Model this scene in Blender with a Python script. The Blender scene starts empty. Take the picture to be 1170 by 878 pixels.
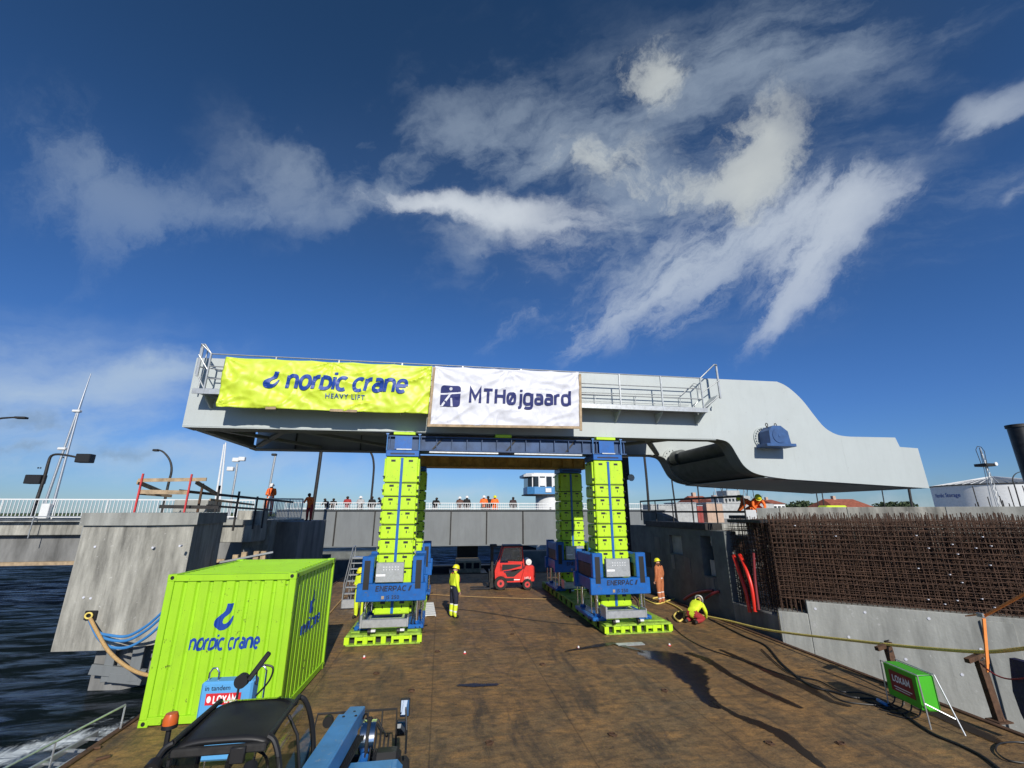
import bpy, bmesh, math, random
from mathutils import noise as mnoise
from mathutils import Vector, Matrix, Euler
random.seed(7)
R = math.radians
SC = bpy.context.scene
COL = SC.collection

# ------------------------------------------------------------------ camera, sky, sun
F, P, CH, CX, CY = 497.5, .285, 3.8, 585.0, 439.0      # lens in photo pixels, tilt, eye height
YAW = R(9)                                             # the barge and the span run 9 degrees off the view
cd = bpy.data.cameras.new('camera'); cam = bpy.data.objects.new('camera', cd); COL.objects.link(cam)
cam.location = (0, 0, CH); cam.rotation_euler = (R(90)+P, 0, -YAW)
cd.sensor_width = 36; cd.lens = 36*F/1170; cd.clip_end = 5000; cd.clip_start = .05
SC.camera = cam

def ray(u, v):
    a = (u-CX)/F; b = -(v-CY)/F
    x, y, z = a, math.cos(P)-b*math.sin(P), math.sin(P)+b*math.cos(P)
    return Vector((x*math.cos(YAW)+y*math.sin(YAW), -x*math.sin(YAW)+y*math.cos(YAW), z))
def onT(u, v, T): r = ray(u, v); k = T/r.y; return Vector((k*r.x, T, CH+k*r.z))
def onZ(u, v, Z): r = ray(u, v); k = (Z-CH)/r.z; return Vector((k*r.x, k*r.y, Z))
def onS(u, v, S): r = ray(u, v); k = S/r.x; return Vector((S, k*r.y, CH+k*r.z))

SUN_DIR = Vector((-.094, 1.0, -.568)).normalized()
sd = bpy.data.lights.new('sun', 'SUN'); sun = bpy.data.objects.new('sun', sd); COL.objects.link(sun)
sd.energy = 4.6; sd.angle = R(.53); sd.color = (1.0, .95, .87)
sun.rotation_euler = SUN_DIR.to_track_quat('-Z', 'Y').to_euler()
SC.view_settings.view_transform = 'Standard'; SC.view_settings.look = 'None'
SC.view_settings.exposure = 0.0; SC.view_settings.gamma = 1
SC.view_settings.use_curve_mapping = False

def build_world():
    w = bpy.data.worlds.new('World'); SC.world = w; w.use_nodes = True
    nt = w.node_tree; N = nt.nodes; L = nt.links; N.clear()
    def nd(t, **k):
        n = N.new(t)
        for a, b in k.items(): setattr(n, a, b)
        return n
    def mth(op, a, b=None, c=None, clamp=False):
        n = nd('ShaderNodeMath', operation=op, use_clamp=clamp)
        for i, x in enumerate((a, b, c)):
            if x is None: continue
            if isinstance(x, (int, float)): n.inputs[i].default_value = x
            else: L.new(x, n.inputs[i])
        return n.outputs[0]
    sky = nd('ShaderNodeTexSky', sky_type='NISHITA', sun_disc=False)
    sky.sun_elevation = R(29.6)
    ts = -SUN_DIR; sky.sun_rotation = math.atan2(ts.x, ts.y)
    sky.air_density = 1.0; sky.dust_density = .1; sky.ozone_density = 5.0
    tc = nd('ShaderNodeTexCoord'); G = tc.outputs['Generated']
    sep = nd('ShaderNodeSeparateXYZ'); L.new(G, sep.inputs[0])
    # deepen the blue towards the zenith, as this camera saw it
    hs = nd('ShaderNodeHueSaturation'); hs.inputs['Saturation'].default_value = 1.16; hs.inputs['Value'].default_value = 1.0
    L.new(sky.outputs[0], hs.inputs['Color'])
    up = nd('ShaderNodeMapRange'); up.interpolation_type = 'SMOOTHSTEP'
    up.inputs[1].default_value = 0; up.inputs[2].default_value = .95; up.inputs[3].default_value = 1.0; up.inputs[4].default_value = .50
    L.new(sep.outputs[2], up.inputs[0])
    skc = nd('ShaderNodeVectorMath', operation='SCALE'); L.new(hs.outputs[0], skc.inputs[0]); L.new(up.outputs[0], skc.inputs['Scale'])
    rp = nd('ShaderNodeValToRGB'); L.new(sep.outputs[2], rp.inputs[0]); cr = rp.color_ramp; cr.interpolation = 'LINEAR'
    for i, (q, cc) in enumerate([(.0, (.30, .42, .62)), (.047, (.345, .445, .64)), (.193, (.47, .53, .73)), (.478, (.72, .73, .86)), (.82, (.98, .90, .90))]):
        e_ = cr.elements[i] if i < 2 else cr.elements.new(q)
        e_.position = q; e_.color = (*cc, 1)
    tn = nd('ShaderNodeVectorMath', operation='MULTIPLY'); L.new(skc.outputs[0], tn.inputs[0]); L.new(rp.outputs[0], tn.inputs[1])
    t2 = nd('ShaderNodeVectorMath', operation='SCALE'); L.new(tn.outputs[0], t2.inputs[0]); t2.inputs['Scale'].default_value = 1.40
    # warp the direction so the cloud outlines are ragged
    def noise(vec, scale, det=6, rough=.55, dist=0):
        n = nd('ShaderNodeTexNoise'); n.inputs['Scale'].default_value = scale; n.inputs['Detail'].default_value = det
        n.inputs['Roughness'].default_value = rough; n.inputs['Distortion'].default_value = dist
        L.new(vec, n.inputs['Vector']); return n
    wn = noise(G, 2.6, 4, .5); wn2 = noise(G, 8, 6, .6)
    def warp(src, n, amt):
        s = nd('ShaderNodeVectorMath', operation='SUBTRACT'); L.new(n.outputs['Color'], s.inputs[0]); s.inputs[1].default_value = (.5, .5, .5)
        m = nd('ShaderNodeVectorMath', operation='SCALE'); L.new(s.outputs[0], m.inputs[0]); m.inputs['Scale'].default_value = amt
        a = nd('ShaderNodeVectorMath', operation='ADD'); L.new(src, a.inputs[0]); L.new(m.outputs[0], a.inputs[1]); return a.outputs[0]
    V = warp(warp(G, wn, .15), wn2, .10)
    def frame(u, v, ang, rx, ry):
        ang = R(ang); d0 = ray(u, v).normalized()
        d1 = ray(u+rx*math.cos(ang), v-rx*math.sin(ang)).normalized()
        a = d1-d0; ra = a.length; a -= d0*a.dot(d0); a.normalize(); b = d0.cross(a)
        d2 = ray(u+ry*math.sin(ang), v+ry*math.cos(ang)).normalized()
        return d0, a, b, ra, (d2-d0).length
    def blob(u, v, rx, ry, ang, wt, vec=None):
        d0, a, b, ra, rb = frame(u, v, ang, rx, ry)
        m = nd('ShaderNodeMapping', vector_type='TEXTURE')
        m.inputs['Location'].default_value = d0
        m.inputs['Rotation'].default_value = Matrix((a, b, d0)).transposed().to_euler()
        m.inputs['Scale'].default_value = (ra*1.5, rb*1.5, .6)
        L.new(vec or V, m.inputs['Vector'])
        g = nd('ShaderNodeTexGradient', gradient_type='SPHERICAL'); L.new(m.outputs[0], g.inputs[0])
        return mth('MULTIPLY', mth('POWER', g.outputs['Fac'], 1.5), wt*1.35)
    def total(lst):
        t = lst[0]
        for x in lst[1:]: t = mth('ADD', t, x)
        return t
    def streak(ang_px, c, scale, ratio, det=7, rough=.6, wamt=.07):
        d0, a, b, ra, rb = frame(c[0], c[1], ang_px, 60, 60)
        m = nd('ShaderNodeMapping', vector_type='TEXTURE'); m.inputs['Rotation'].default_value = Matrix((a, b, d0)).transposed().to_euler()
        m.inputs['Scale'].default_value = (ratio, 1, 1); L.new(warp(G, wn2, wamt), m.inputs['Vector'])
        return noise(m.outputs[0], scale, det, rough).outputs['Fac']
    def shape(mask, nz, lo, hi, wt):
        # density: soft mask times a strand pattern; thin parts break up, thick parts stay closed
        r = nd('ShaderNodeMapRange'); r.interpolation_type = 'SMOOTHSTEP'; r.inputs[1].default_value = .5-.20/wt; r.inputs[2].default_value = .5+.48/wt; r.inputs[3].default_value = .03; r.inputs[4].default_value = 1.15
        L.new(mth('ADD', nz, mth('MULTIPLY', mth('SUBTRACT', mask, .55), .13)), r.inputs[0])
        s = mth('MULTIPLY', mask, r.outputs[0])
        q = mth('DIVIDE', s, hi); return mth('DIVIDE', mth('MULTIPLY', q, 1.45), mth('ADD', q, 1.0))
    s40 = streak(38, (780, 320), 11, 5, 10, .68, .10); s56 = streak(55, (930, 300), 11, 4.5, 10, .68, .10); s18 = streak(18, (900, 60), 7, 4, 9, .62)
    sm6 = streak(-5, (500, 235), 9, 3.5, 10, .68, .10); s20 = streak(60, (120, 230), 7, 2.6, 10, .68, .12); low_n = streak(4, (80, 450), 5, 3)
    fine = noise(V, 8, 12, .70, .1).outputs['Fac']
    veil = shape(total([blob(620, 190, 300, 110, 10, .55), blob(800, 90, 260, 60, 18, .45), blob(960, 40, 260, 60, 20, .45), blob(1040, 160, 240, 120, 30, .22), blob(720, 260, 240, 100, 0, .5), blob(460, 180, 160, 60, 10, .25),
                        blob(320, 180, 90, 60, 30, .30), blob(1120, 240, 120, 60, 10, .25), blob(420, 240, 120, 40, 0, .2)]), s18, 0.0, 1.0, 2.6)
    left = shape(total([blob(120, 225, 70, 90, 20, .75), blob(180, 235, 110, 60, 0, .55), blob(270, 248, 170, 32, -2, .60), blob(100, 195, 40, 34, 30, .5), blob(120, 290, 80, 60, 60, .25)]), s20, 0.0, 1.3, 3.0)
    fan = shape(total([blob(760, 322, 130, 36, 38, 1.0), blob(700, 365, 80, 22, 30, .55), blob(830, 262, 120, 60, 25, .7), blob(770, 370, 50, 20, 40, .4), blob(660, 300, 120, 40, 20, .35), blob(600, 370, 60, 14, 25, .25)]), s40, .0, 1.15, 3.2)
    fan2 = shape(total([blob(965, 222, 70, 42, 10, 1.0), blob(930, 275, 95, 38, 50, 1.0), blob(885, 350, 70, 20, 54, .85), blob(900, 225, 110, 60, 20, .65), blob(900, 300, 80, 60, 50, .45)]), s56, .0, 1.15, 3.2)
    edge = shape(total([blob(1130, 135, 110, 24, 26, 1.0), blob(1150, 120, 80, 30, 30, .5), blob(1160, 228, 34, 20, 60, .6)]), streak(27, (1120, 140), 12, 5, 9, .62), .0, 1.2, 3.0)
    mid = shape(total([blob(500, 238, 100, 17, -7, 1.25), blob(570, 248, 100, 22, -5, .8), blob(640, 262, 130, 46, 0, .45), blob(610, 240, 40, 14, 20, .6)]), sm6, .0, 1.2, 2.6)
    puff = shape(total([blob(742, 88, 44, 42, 10, 1.15), blob(755, 105, 30, 30, 0, .5), blob(862, 165, 64, 52, 60, 1.25), blob(842, 210, 56, 34, 30, 1.0), blob(790, 212, 76, 26, 5, .9), blob(690, 188, 74, 34, 0, .85), blob(720, 225, 60, 24, 0, .5), blob(650, 180, 50, 26, 0, .4), blob(825, 245, 50, 20, 20, .4)]), fine, .12, 1.15, 3.4)
    low = shape(total([blob(40, 450, 300, 75, 2, 1.1), blob(190, 418, 120, 20, 10, .7), blob(60, 520, 260, 50, 0, .8), blob(300, 520, 300, 50, 0, .5), blob(1000, 566, 420, 18, 0, 1.0), blob(780, 560, 220, 14, 0, .9), blob(560, 566, 160, 12, 0, .5)]), low_n, .0, 1.5, 2.2)
    grey = shape(total([blob(30, 482, 70, 14, 0, 1.1), blob(20, 517, 60, 12, 0, 1.0), blob(160, 523, 70, 12, 0, 1.0), blob(60, 493, 40, 10, 0, .5), blob(1150, 542, 120, 12, 0, .5)]), fine, .1, 1.2, 2.6)
    def mix(base, fac, col, k):
        m = nd('ShaderNodeMix', data_type='RGBA'); L.new(mth('MULTIPLY', fac, k, clamp=True), m.inputs['Factor'])
        L.new(base, m.inputs[6]); m.inputs[7].default_value = (*col, 1); return m.outputs[2]
    S = 7.2
    c = t2.outputs[0]
    c = mix(c, veil, (.60*S, .72*S, .86*S), .72)
    c = mix(c, left, (.60*S, .74*S, .90*S), .36)
    c = mix(c, fan, (.82*S, .92*S, 1.04*S), .72)
    c = mix(c, fan2, (.86*S, .95*S, 1.06*S), .76)
    c = mix(c, edge, (.80*S, .90*S, 1.02*S), .60)
    c = mix(c, mid, (.98*S, 1.05*S, 1.12*S), .82)
    c = mix(c, puff, (.86*S, .91*S, .89*S), .80)
    c = mix(c, low, (.70*S, .86*S, 1.0*S), .85)
    c = mix(c, grey, (.26*S, .36*S, .46*S), .55)
    bg = nd('ShaderNodeBackground'); bg.inputs['Strength'].default_value = .10
    L.new(c, bg.inputs['Color']); o = nd('ShaderNodeOutputWorld'); L.new(bg.outputs[0], o.inputs['Surface'])
build_world()

# ------------------------------------------------------------------ materials
MATS = {}
def mat(name, col, rough=.6, metal=0., var=.15, scale=3., bump=0., bscale=40., dark=None, streak=0., spec=.5, alpha=None, trans=0., wear=0., wcol=(.05, .03, .02), wscale=9., grime=0.):
    if name in MATS: return MATS[name]
    m = bpy.data.materials.new(name); m.use_nodes = True; nt = m.node_tree; N = nt.nodes; L = nt.links
    b = N['Principled BSDF']; MATS[name] = m
    b.inputs['Roughness'].default_value = rough; b.inputs['Metallic'].default_value = metal
    b.inputs['Specular IOR Level'].default_value = spec
    tc = N.new('ShaderNodeTexCoord')
    vec = tc.outputs['Object']
    if streak:
        mp = N.new('ShaderNodeMapping'); mp.inputs['Scale'].default_value = (1, 1, 1/streak); L.new(vec, mp.inputs[0]); v2 = mp.outputs[0]
    else: v2 = vec
    n = N.new('ShaderNodeTexNoise'); n.inputs['Scale'].default_value = scale; n.inputs['Detail'].default_value = 7; n.inputs['Roughness'].default_value = .65
    L.new(v2, n.inputs['Vector'])
    cr = N.new('ShaderNodeMapRange'); cr.inputs[1].default_value = .3; cr.inputs[2].default_value = .72
    L.new(n.outputs['Fac'], cr.inputs[0])
    mx = N.new('ShaderNodeMix'); mx.data_type = 'RGBA'
    dk = dark or tuple(c*(1-var*1.6) for c in col); lt = tuple(min(1, c*(1+var*.8)) for c in col)
    mx.inputs[6].default_value = (*dk, 1); mx.inputs[7].default_value = (*lt, 1)
    L.new(cr.outputs[0], mx.inputs['Factor']); last = mx.outputs[2]
    def layer(last, sx, sc, lo, hi, amt, colr, det=9, rg_=.75):
        mp_ = N.new('ShaderNodeMapping'); mp_.inputs['Scale'].default_value = sx; L.new(vec, mp_.inputs[0])
        nn = N.new('ShaderNodeTexNoise'); nn.inputs['Scale'].default_value = sc; nn.inputs['Detail'].default_value = det; nn.inputs['Roughness'].default_value = rg_; L.new(mp_.outputs[0], nn.inputs['Vector'])
        q = N.new('ShaderNodeMapRange'); q.inputs[1].default_value = lo; q.inputs[2].default_value = hi; q.inputs[4].default_value = amt; L.new(nn.outputs['Fac'], q.inputs[0])
        x = N.new('ShaderNodeMix'); x.data_type = 'RGBA'; L.new(q.outputs[0], x.inputs['Factor']); L.new(last, x.inputs[6]); x.inputs[7].default_value = (*colr, 1); return x.outputs[2]
    if grime:       # run-off streaks and film of dirt
        last = layer(last, (1, 1, .12), 5.0, .50, .78, grime, tuple(c*.35+.02 for c in col)); last = layer(last, (1, 1, 1), .9, .45, .75, grime*.5, tuple(c*.55+.02 for c in col))
    if wear:        # chips and scratches with hard edges
        last = layer(last, (1, 1, 1), wscale, .635-.05*wear, .665-.05*wear, .85, wcol); last = layer(last, (.25, 1, 2.5), wscale*2.2, .67-.03*wear, .69-.03*wear, .6, tuple(c*.4 for c in col))
    L.new(last, b.inputs['Base Color'])
    rr = N.new('ShaderNodeMapRange'); rr.inputs[3].default_value = min(1, rough*1.25); rr.inputs[4].default_value = rough*.8
    L.new(n.outputs['Fac'], rr.inputs[0]); L.new(rr.outputs[0], b.inputs['Roughness'])
    if bump:
        n2 = N.new('ShaderNodeTexNoise'); n2.inputs['Scale'].default_value = bscale; n2.inputs['Detail'].default_value = 5; L.new(vec, n2.inputs['Vector'])
        bp = N.new('ShaderNodeBump'); bp.inputs['Strength'].default_value = bump; bp.inputs['Distance'].default_value = .02
        L.new(n2.outputs['Fac'], bp.inputs['Height']); L.new(bp.outputs[0], b.inputs['Normal'])
    if alpha is not None: b.inputs['Alpha'].default_value = alpha
    if trans: b.inputs['Transmission Weight'].default_value = trans
    return m

LIME = (.37, .71, .014)
m_lime = mat('lime_paint', (.34, .64, .018), .45, var=.07, scale=1.2, bump=.06, bscale=6, wear=.35, grime=.30)
m_limeD = mat('lime_steel', (.50, .78, .012), .45, var=.10, scale=2.5, bump=.06, wear=.6, grime=.28)
m_track = mat('scuffed_lime_steel', (.34, .55, .05), .6, var=.35, scale=3.5, bump=.1, wear=1.2, grime=.6)
m_blue = mat('blue_paint', (.006, .115, .42), .4, var=.16, scale=3, wear=.7, wcol=(.10, .10, .10), grime=.35)
m_navy = mat('dark_blue_steel', (.02, .065, .17), .5, var=.3, scale=2)
m_bear = mat('bearing_blue', (.035, .10, .26), .55, var=.2, scale=4, bump=.1)
m_logo = mat('logo_blue', (.008, .055, .33), .5, var=.12, scale=6)
m_logo2 = mat('banner_navy', (.012, .02, .13), .7, var=.05)
m_span = mat('span_grey_paint', (.46, .50, .49), .5, var=.045, scale=.5, bump=.05, bscale=1.3, wear=.12, wscale=5, wcol=(.30, .31, .30), grime=.13)
m_spanD = mat('span_grey_shaded', (.20, .22, .215), .6, var=.14, scale=.9)  # darker copy of the span grey puts shade into undersides and inner parts
m_dull = mat('dull_white_paint', (.42, .43, .42), .6, var=.2, scale=2, grime=.5)
m_galv = mat('galvanised_steel', (.48, .50, .50), .42, .6, var=.18, scale=9)
m_alu = mat('aluminium', (.60, .62, .63), .35, .7, var=.15, scale=8)
m_black = mat('black_plastic', (.012, .012, .013), .5, var=.3, grime=.35)
m_rubber = mat('rubber', (.022, .021, .02), .85, var=.4, scale=8, bump=.1)
m_dark = mat('dark_steel', (.035, .033, .031), .6, .3, var=.35, scale=5)
m_wood = mat('timber', (.42, .31, .19), .8, var=.3, scale=4, bump=.2)
m_red = mat('red_paint', (.72, .03, .02), .4, grime=.25, wear=.4, var=.14, scale=4)
m_redpost = mat('red_post_paint', (.60, .05, .05), .5, var=.2, scale=5)
m_white = mat('white_paint', (.72, .73, .72), .5, var=.07, scale=3)
m_vinyl = mat('white_vinyl', (.62, .63, .68), .5, var=.03, scale=2)
m_yvinyl = mat('lime_vinyl', (.60, .74, .05), .42, var=.05, scale=2)
m_conc = mat('concrete', (.39, .38, .33), .85, var=.42, scale=2.6, bump=.4, bscale=14, streak=6, grime=.45, wear=.3, wscale=6, wcol=(.50, .49, .45))
m_conc2 = mat('new_concrete', (.34, .345, .315), .85, var=.28, scale=1.8, bump=.3, bscale=12, streak=5, grime=.45, wear=.25, wscale=5, wcol=(.42, .42, .40))
m_concD = mat('dark_concrete', (.21, .21, .20), .85, var=.35, scale=1.2, bump=.3, bscale=10, streak=4)
m_formD = mat('shaded_wall_tone', (.14, .155, .15), .75, var=.25, scale=1.4, bump=.15)  # the unlit look of the dark quay wall is put into this colour
m_rust = mat('rebar_rust', (.092, .048, .029), .9, var=.5, scale=6)
m_rust2 = mat('rusty_strut', (.10, .05, .025), .85, var=.4, scale=8)
m_girder = mat('grey_girder_paint', (.175, .19, .195), .55, var=.10, grime=.3, scale=.8, streak=3)
m_glass = mat('dark_glass', (.02, .025, .03), .06, var=.1)
m_chrome = mat('chrome', (.75, .76, .77), .15, 1.0, var=.05)
m_orange = mat('orange_lens', (.55, .11, .02), .3, var=.1)
m_rope = mat('yellow_rope', (.85, .66, .16), .85, var=.25, scale=30)
m_hemp = mat('tan_rope', (.50, .32, .13), .9, var=.25, scale=30)
m_bluehose = mat('blue_hose', (.05, .22, .50), .4, var=.1)
m_redpipe = mat('red_conduit', (.72, .03, .015), .35, var=.06)
m_maroon = mat('maroon_conduit', (.22, .03, .035), .4, var=.1)
m_strap = mat('orange_strap', (.90, .30, .07), .8, var=.12, scale=12)
m_tblue = mat('telehandler_blue', (.065, .25, .52), .38, var=.10, scale=3, wear=.7, wcol=(.30, .32, .34), grime=.4, wscale=14)
m_green = mat('green_box_paint', (.06, .42, .02), .4, var=.08)
m_maroonsign = mat('maroon_sign', (.22, .015, .02), .5, var=.1)
m_redsign = mat('red_sign', (.62, .02, .03), .5, var=.08)
m_lblue = mat('light_blue_panel', (.10, .36, .68), .45, var=.07)
m_yellowI = mat('weathered_yellow_girder', (.55, .34, .07), .7, var=.3, scale=3)
m_text = mat('white_lettering', (.85, .85, .85), .5, var=.02)
m_textD = mat('dark_lettering', (.01, .015, .04), .5, var=.02)
m_tile = mat('roof_tile', (.33, .10, .055), .85, var=.3, scale=1.5)
m_brick = mat('pale_brick', (.50, .36, .27), .85, var=.15, scale=1)
m_trunk = mat('bark', (.08, .06, .04), .9)
m_leaf = mat('leaf', (.05, .08, .03), .8, var=.4, scale=2)

def glass_mat():
    m = bpy.data.materials.new('clear_cab_glass'); m.use_nodes = True; nt = m.node_tree; N = nt.nodes; L = nt.links; N.clear()
    t = N.new('ShaderNodeBsdfTransparent'); t.inputs[0].default_value = (.72, .76, .76, 1)
    g = N.new('ShaderNodeBsdfGlossy'); g.inputs['Roughness'].default_value = .04
    fr = N.new('ShaderNodeFresnel'); fr.inputs[0].default_value = 1.5
    mx = N.new('ShaderNodeMixShader'); o = N.new('ShaderNodeOutputMaterial')
    L.new(fr.outputs[0], mx.inputs[0]); L.new(t.outputs[0], mx.inputs[1]); L.new(g.outputs[0], mx.inputs[2]); L.new(mx.outputs[0], o.inputs[0])
    return m
m_clear = glass_mat()

def deck_mat():
    m = bpy.data.materials.new('rusty_deck_plate'); m.use_nodes = True; nt = m.node_tree; N = nt.nodes; L = nt.links
    b = N['Principled BSDF']; tc = N.new('ShaderNodeTexCoord'); G = tc.outputs['Object']
    def nz(scale, det=8, rough=.65, sx=1, sy=1, dist=0):
        mp = N.new('ShaderNodeMapping'); mp.inputs['Scale'].default_value = (sx, sy, 1); L.new(G, mp.inputs[0])
        n = N.new('ShaderNodeTexNoise'); n.inputs['Scale'].default_value = scale; n.inputs['Detail'].default_value = det; n.inputs['Roughness'].default_value = rough
        n.inputs['Distortion'].default_value = dist; L.new(mp.outputs[0], n.inputs['Vector']); return n.outputs['Fac']
    def rng(x, a, c, lo=0, hi=1):
        r = N.new('ShaderNodeMapRange'); r.inputs[1].default_value = a; r.inputs[2].default_value = c; r.inputs[3].default_value = lo; r.inputs[4].default_value = hi
        L.new(x, r.inputs[0]); return r.outputs[0]
    def mix(f, a, c):
        x = N.new('ShaderNodeMix'); x.data_type = 'RGBA'
        if isinstance(f, float): x.inputs[0].default_value = f
        else: L.new(f, x.inputs[0])
        for i, q in ((6, a), (7, c)):
            if isinstance(q, tuple): x.inputs[i].default_value = (*q, 1)
            else: L.new(q, x.inputs[i])
        return x.outputs[2]
    c = mix(rng(nz(.9, 9, .7, dist=.6), .36, .62), (.150, .096, .045), (.37, .205, .075))
    c = mix(rng(nz(.33, 6, .6), .42, .62), c, (.235, .155, .075))
    c = mix(rng(nz(2.6, 9, .75, .35, 1.0), .50, .66, 0, .75), c, (.48, .255, .080))      # bright rust blooms
    c = mix(rng(nz(1.7, 8, .7, 1.0, .25, .8), .50, .66, 0, .8), c, (.060, .048, .036))  # dark scuffs along the deck
    c = mix(rng(nz(3.1, 8, .75, .3, 1.6, .5), .60, .70, 0, .75), c, (.020, .016, .013))   # black rubber marks
    c = mix(rng(nz(.6, 7, .6, .5, 2.0), .60, .70, 0, .25), c, (.20, .17, .12))           # pale dust
    c = mix(rng(nz(5.5, 8, .8, .6, 1.2), .44, .62, 0, .75), c, (.045, .036, .026))
    c = mix(rng(nz(13, 6, .8, 1.2, .5), .52, .70, 0, .6), c, (.32, .19, .08))
    c = mix(rng(nz(32, 5, .8), .45, .72, 0, .65), c, (.035, .024, .016))
    # plate seams every 2.5 m across and 2 m along
    sp = N.new('ShaderNodeSeparateXYZ'); L.new(G, sp.inputs[0])
    def seam(o, per):
        a = N.new('ShaderNodeMath'); a.operation = 'PINGPONG'; a.inputs[1].default_value = per/2; L.new(o, a.inputs[0])
        return rng(a.outputs[0], 0.0, .022, .55, 0)
    c = mix(seam(sp.outputs[0], 2.6), c, (.028, .018, .012)); c = mix(seam(sp.outputs[1], 3.2), c, (.028, .018, .012))
    L.new(c, b.inputs['Base Color'])
    L.new(rng(nz(1.5, 8, .7), .35, .7, .55, .9), b.inputs['Roughness']); b.inputs['Specular IOR Level'].default_value = .35
    bp = N.new('ShaderNodeBump'); bp.inputs['Strength'].default_value = .5; bp.inputs['Distance'].default_value = .02; L.new(nz(18, 8, .7), bp.inputs['Height']); L.new(bp.outputs[0], b.inputs['Normal'])
    return m
m_deck = deck_mat()

def water_mat():
    m = bpy.data.materials.new('harbour_water'); m.use_nodes = True; nt = m.node_tree; N = nt.nodes; L = nt.links
    b = N['Principled BSDF']; b.inputs['Roughness'].default_value = .08; b.inputs['IOR'].default_value = 1.33; b.inputs['Specular IOR Level'].default_value = .16
    tc = N.new('ShaderNodeTexCoord'); G = tc.outputs['Object']
    def nz(scale, det=6, rough=.6, sx=1, sy=1, dist=0):
        mp = N.new('ShaderNodeMapping'); mp.inputs['Scale'].default_value = (sx, sy, 1); mp.inputs['Rotation'].default_value = (0, 0, R(12)); L.new(G, mp.inputs[0])
        n = N.new('ShaderNodeTexNoise'); n.inputs['Scale'].default_value = scale; n.inputs['Detail'].default_value = det; n.inputs['Roughness'].default_value = rough
        n.inputs['Distortion'].default_value = dist; L.new(mp.outputs[0], n.inputs['Vector']); return n.outputs['Fac']
    sp = N.new('ShaderNodeSeparateXYZ'); L.new(G, sp.inputs[0])
    def M(op, a, c=None, clamp=False):
        n = N.new('ShaderNodeMath'); n.operation = op; n.use_clamp = clamp
        for i, x in enumerate((a, c)):
            if x is None: continue
            if isinstance(x, (int, float)): n.inputs[i].default_value = x
            else: L.new(x, n.inputs[i])
        return n.outputs[0]
    # churned foam in a band beside the hull: nearer the hull at the far end
    line = M('ADD', sp.outputs[0], M('MULTIPLY', sp.outputs[1], -1.3))
    dist = M('ABSOLUTE', M('ADD', line, 26.9))
    band = M('SUBTRACT', 1.0, M('MULTIPLY', dist, .75), clamp=True)
    yf = M('SUBTRACT', 1.0, M('MULTIPLY', M('ABSOLUTE', M('SUBTRACT', sp.outputs[1], 12.5)), .20), clamp=True)
    n1 = nz(1.6, 9, .72, 1.0, .5, 1.2)
    f = M('ADD', M('MULTIPLY', band, yf), M('MULTIPLY', M('SUBTRACT', n1, .5), 2.2))
    r = N.new('ShaderNodeMapRange'); r.inputs[1].default_value = .30; r.inputs[2].default_value = .72; L.new(f, r.inputs[0])
    near = M('MULTIPLY', r.outputs[0], M('GREATER_THAN', M('MULTIPLY', band, yf), .02))
    caps = N.new('ShaderNodeMapRange'); caps.inputs[1].default_value = .74; caps.inputs[2].default_value = .82; L.new(nz(.55, 9, .7, .4, 1.6, .7), caps.inputs[0])
    foam = M('MAXIMUM', near, M('MULTIPLY', caps.outputs[0], .25))
    cm = N.new('ShaderNodeMix'); cm.data_type = 'RGBA'; L.new(foam, cm.inputs[0]); cm.inputs[6].default_value = (.004, .008, .007, 1); cm.inputs[7].default_value = (.62, .68, .70, 1)
    L.new(cm.outputs[2], b.inputs['Base Color'])
    rg = N.new('ShaderNodeMapRange'); rg.inputs[3].default_value = .10; rg.inputs[4].default_value = .8; L.new(foam, rg.inputs[0]); L.new(rg.outputs[0], b.inputs['Roughness'])
    h = M('ADD', M('MULTIPLY', nz(.55, 4, .5, .5, 1.4, .4), 1.0), M('MULTIPLY', nz(3.2, 6, .6, .6, 1.3, .3), .28))
    bp = N.new('ShaderNodeBump'); bp.inputs['Strength'].default_value = .9; bp.inputs['Distance'].default_value = .30; L.new(h, bp.inputs['Height']); L.new(bp.outputs[0], b.inputs['Normal'])
    # choppy water shows its steep near sides, so it mirrors less sky than a flat sheet would
    b.inputs['Specular IOR Level'].default_value = 0.0
    gl = N.new('ShaderNodeBsdfGlossy'); gl.inputs['Roughness'].default_value = .08; gl.inputs['Color'].default_value = (.55, .62, .80, 1); L.new(bp.outputs[0], gl.inputs['Normal'])
    fr = N.new('ShaderNodeFresnel'); fr.inputs['IOR'].default_value = 1.33; L.new(bp.outputs[0], fr.inputs['Normal'])
    rpl = N.new('ShaderNodeMapRange'); rpl.interpolation_type = 'SMOOTHSTEP'; rpl.inputs[1].default_value = .42; rpl.inputs[2].default_value = .66; rpl.inputs[3].default_value = .03; rpl.inputs[4].default_value = .42
    L.new(nz(.9, 7, .68, .45, 1.7, .6), rpl.inputs[0])  # noise puts dark and light wave faces into the reflection
    mxs = N.new('ShaderNodeMixShader'); L.new(M('MULTIPLY', M('POWER', fr.outputs[0], 1.5), M('MULTIPLY', rpl.outputs[0], M('SUBTRACT', 1.0, foam)), clamp=True), mxs.inputs[0]); L.new(b.outputs[0], mxs.inputs[1]); L.new(gl.outputs[0], mxs.inputs[2])
    L.new(mxs.outputs[0], N['Material Output'].inputs['Surface'])
    return m

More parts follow.
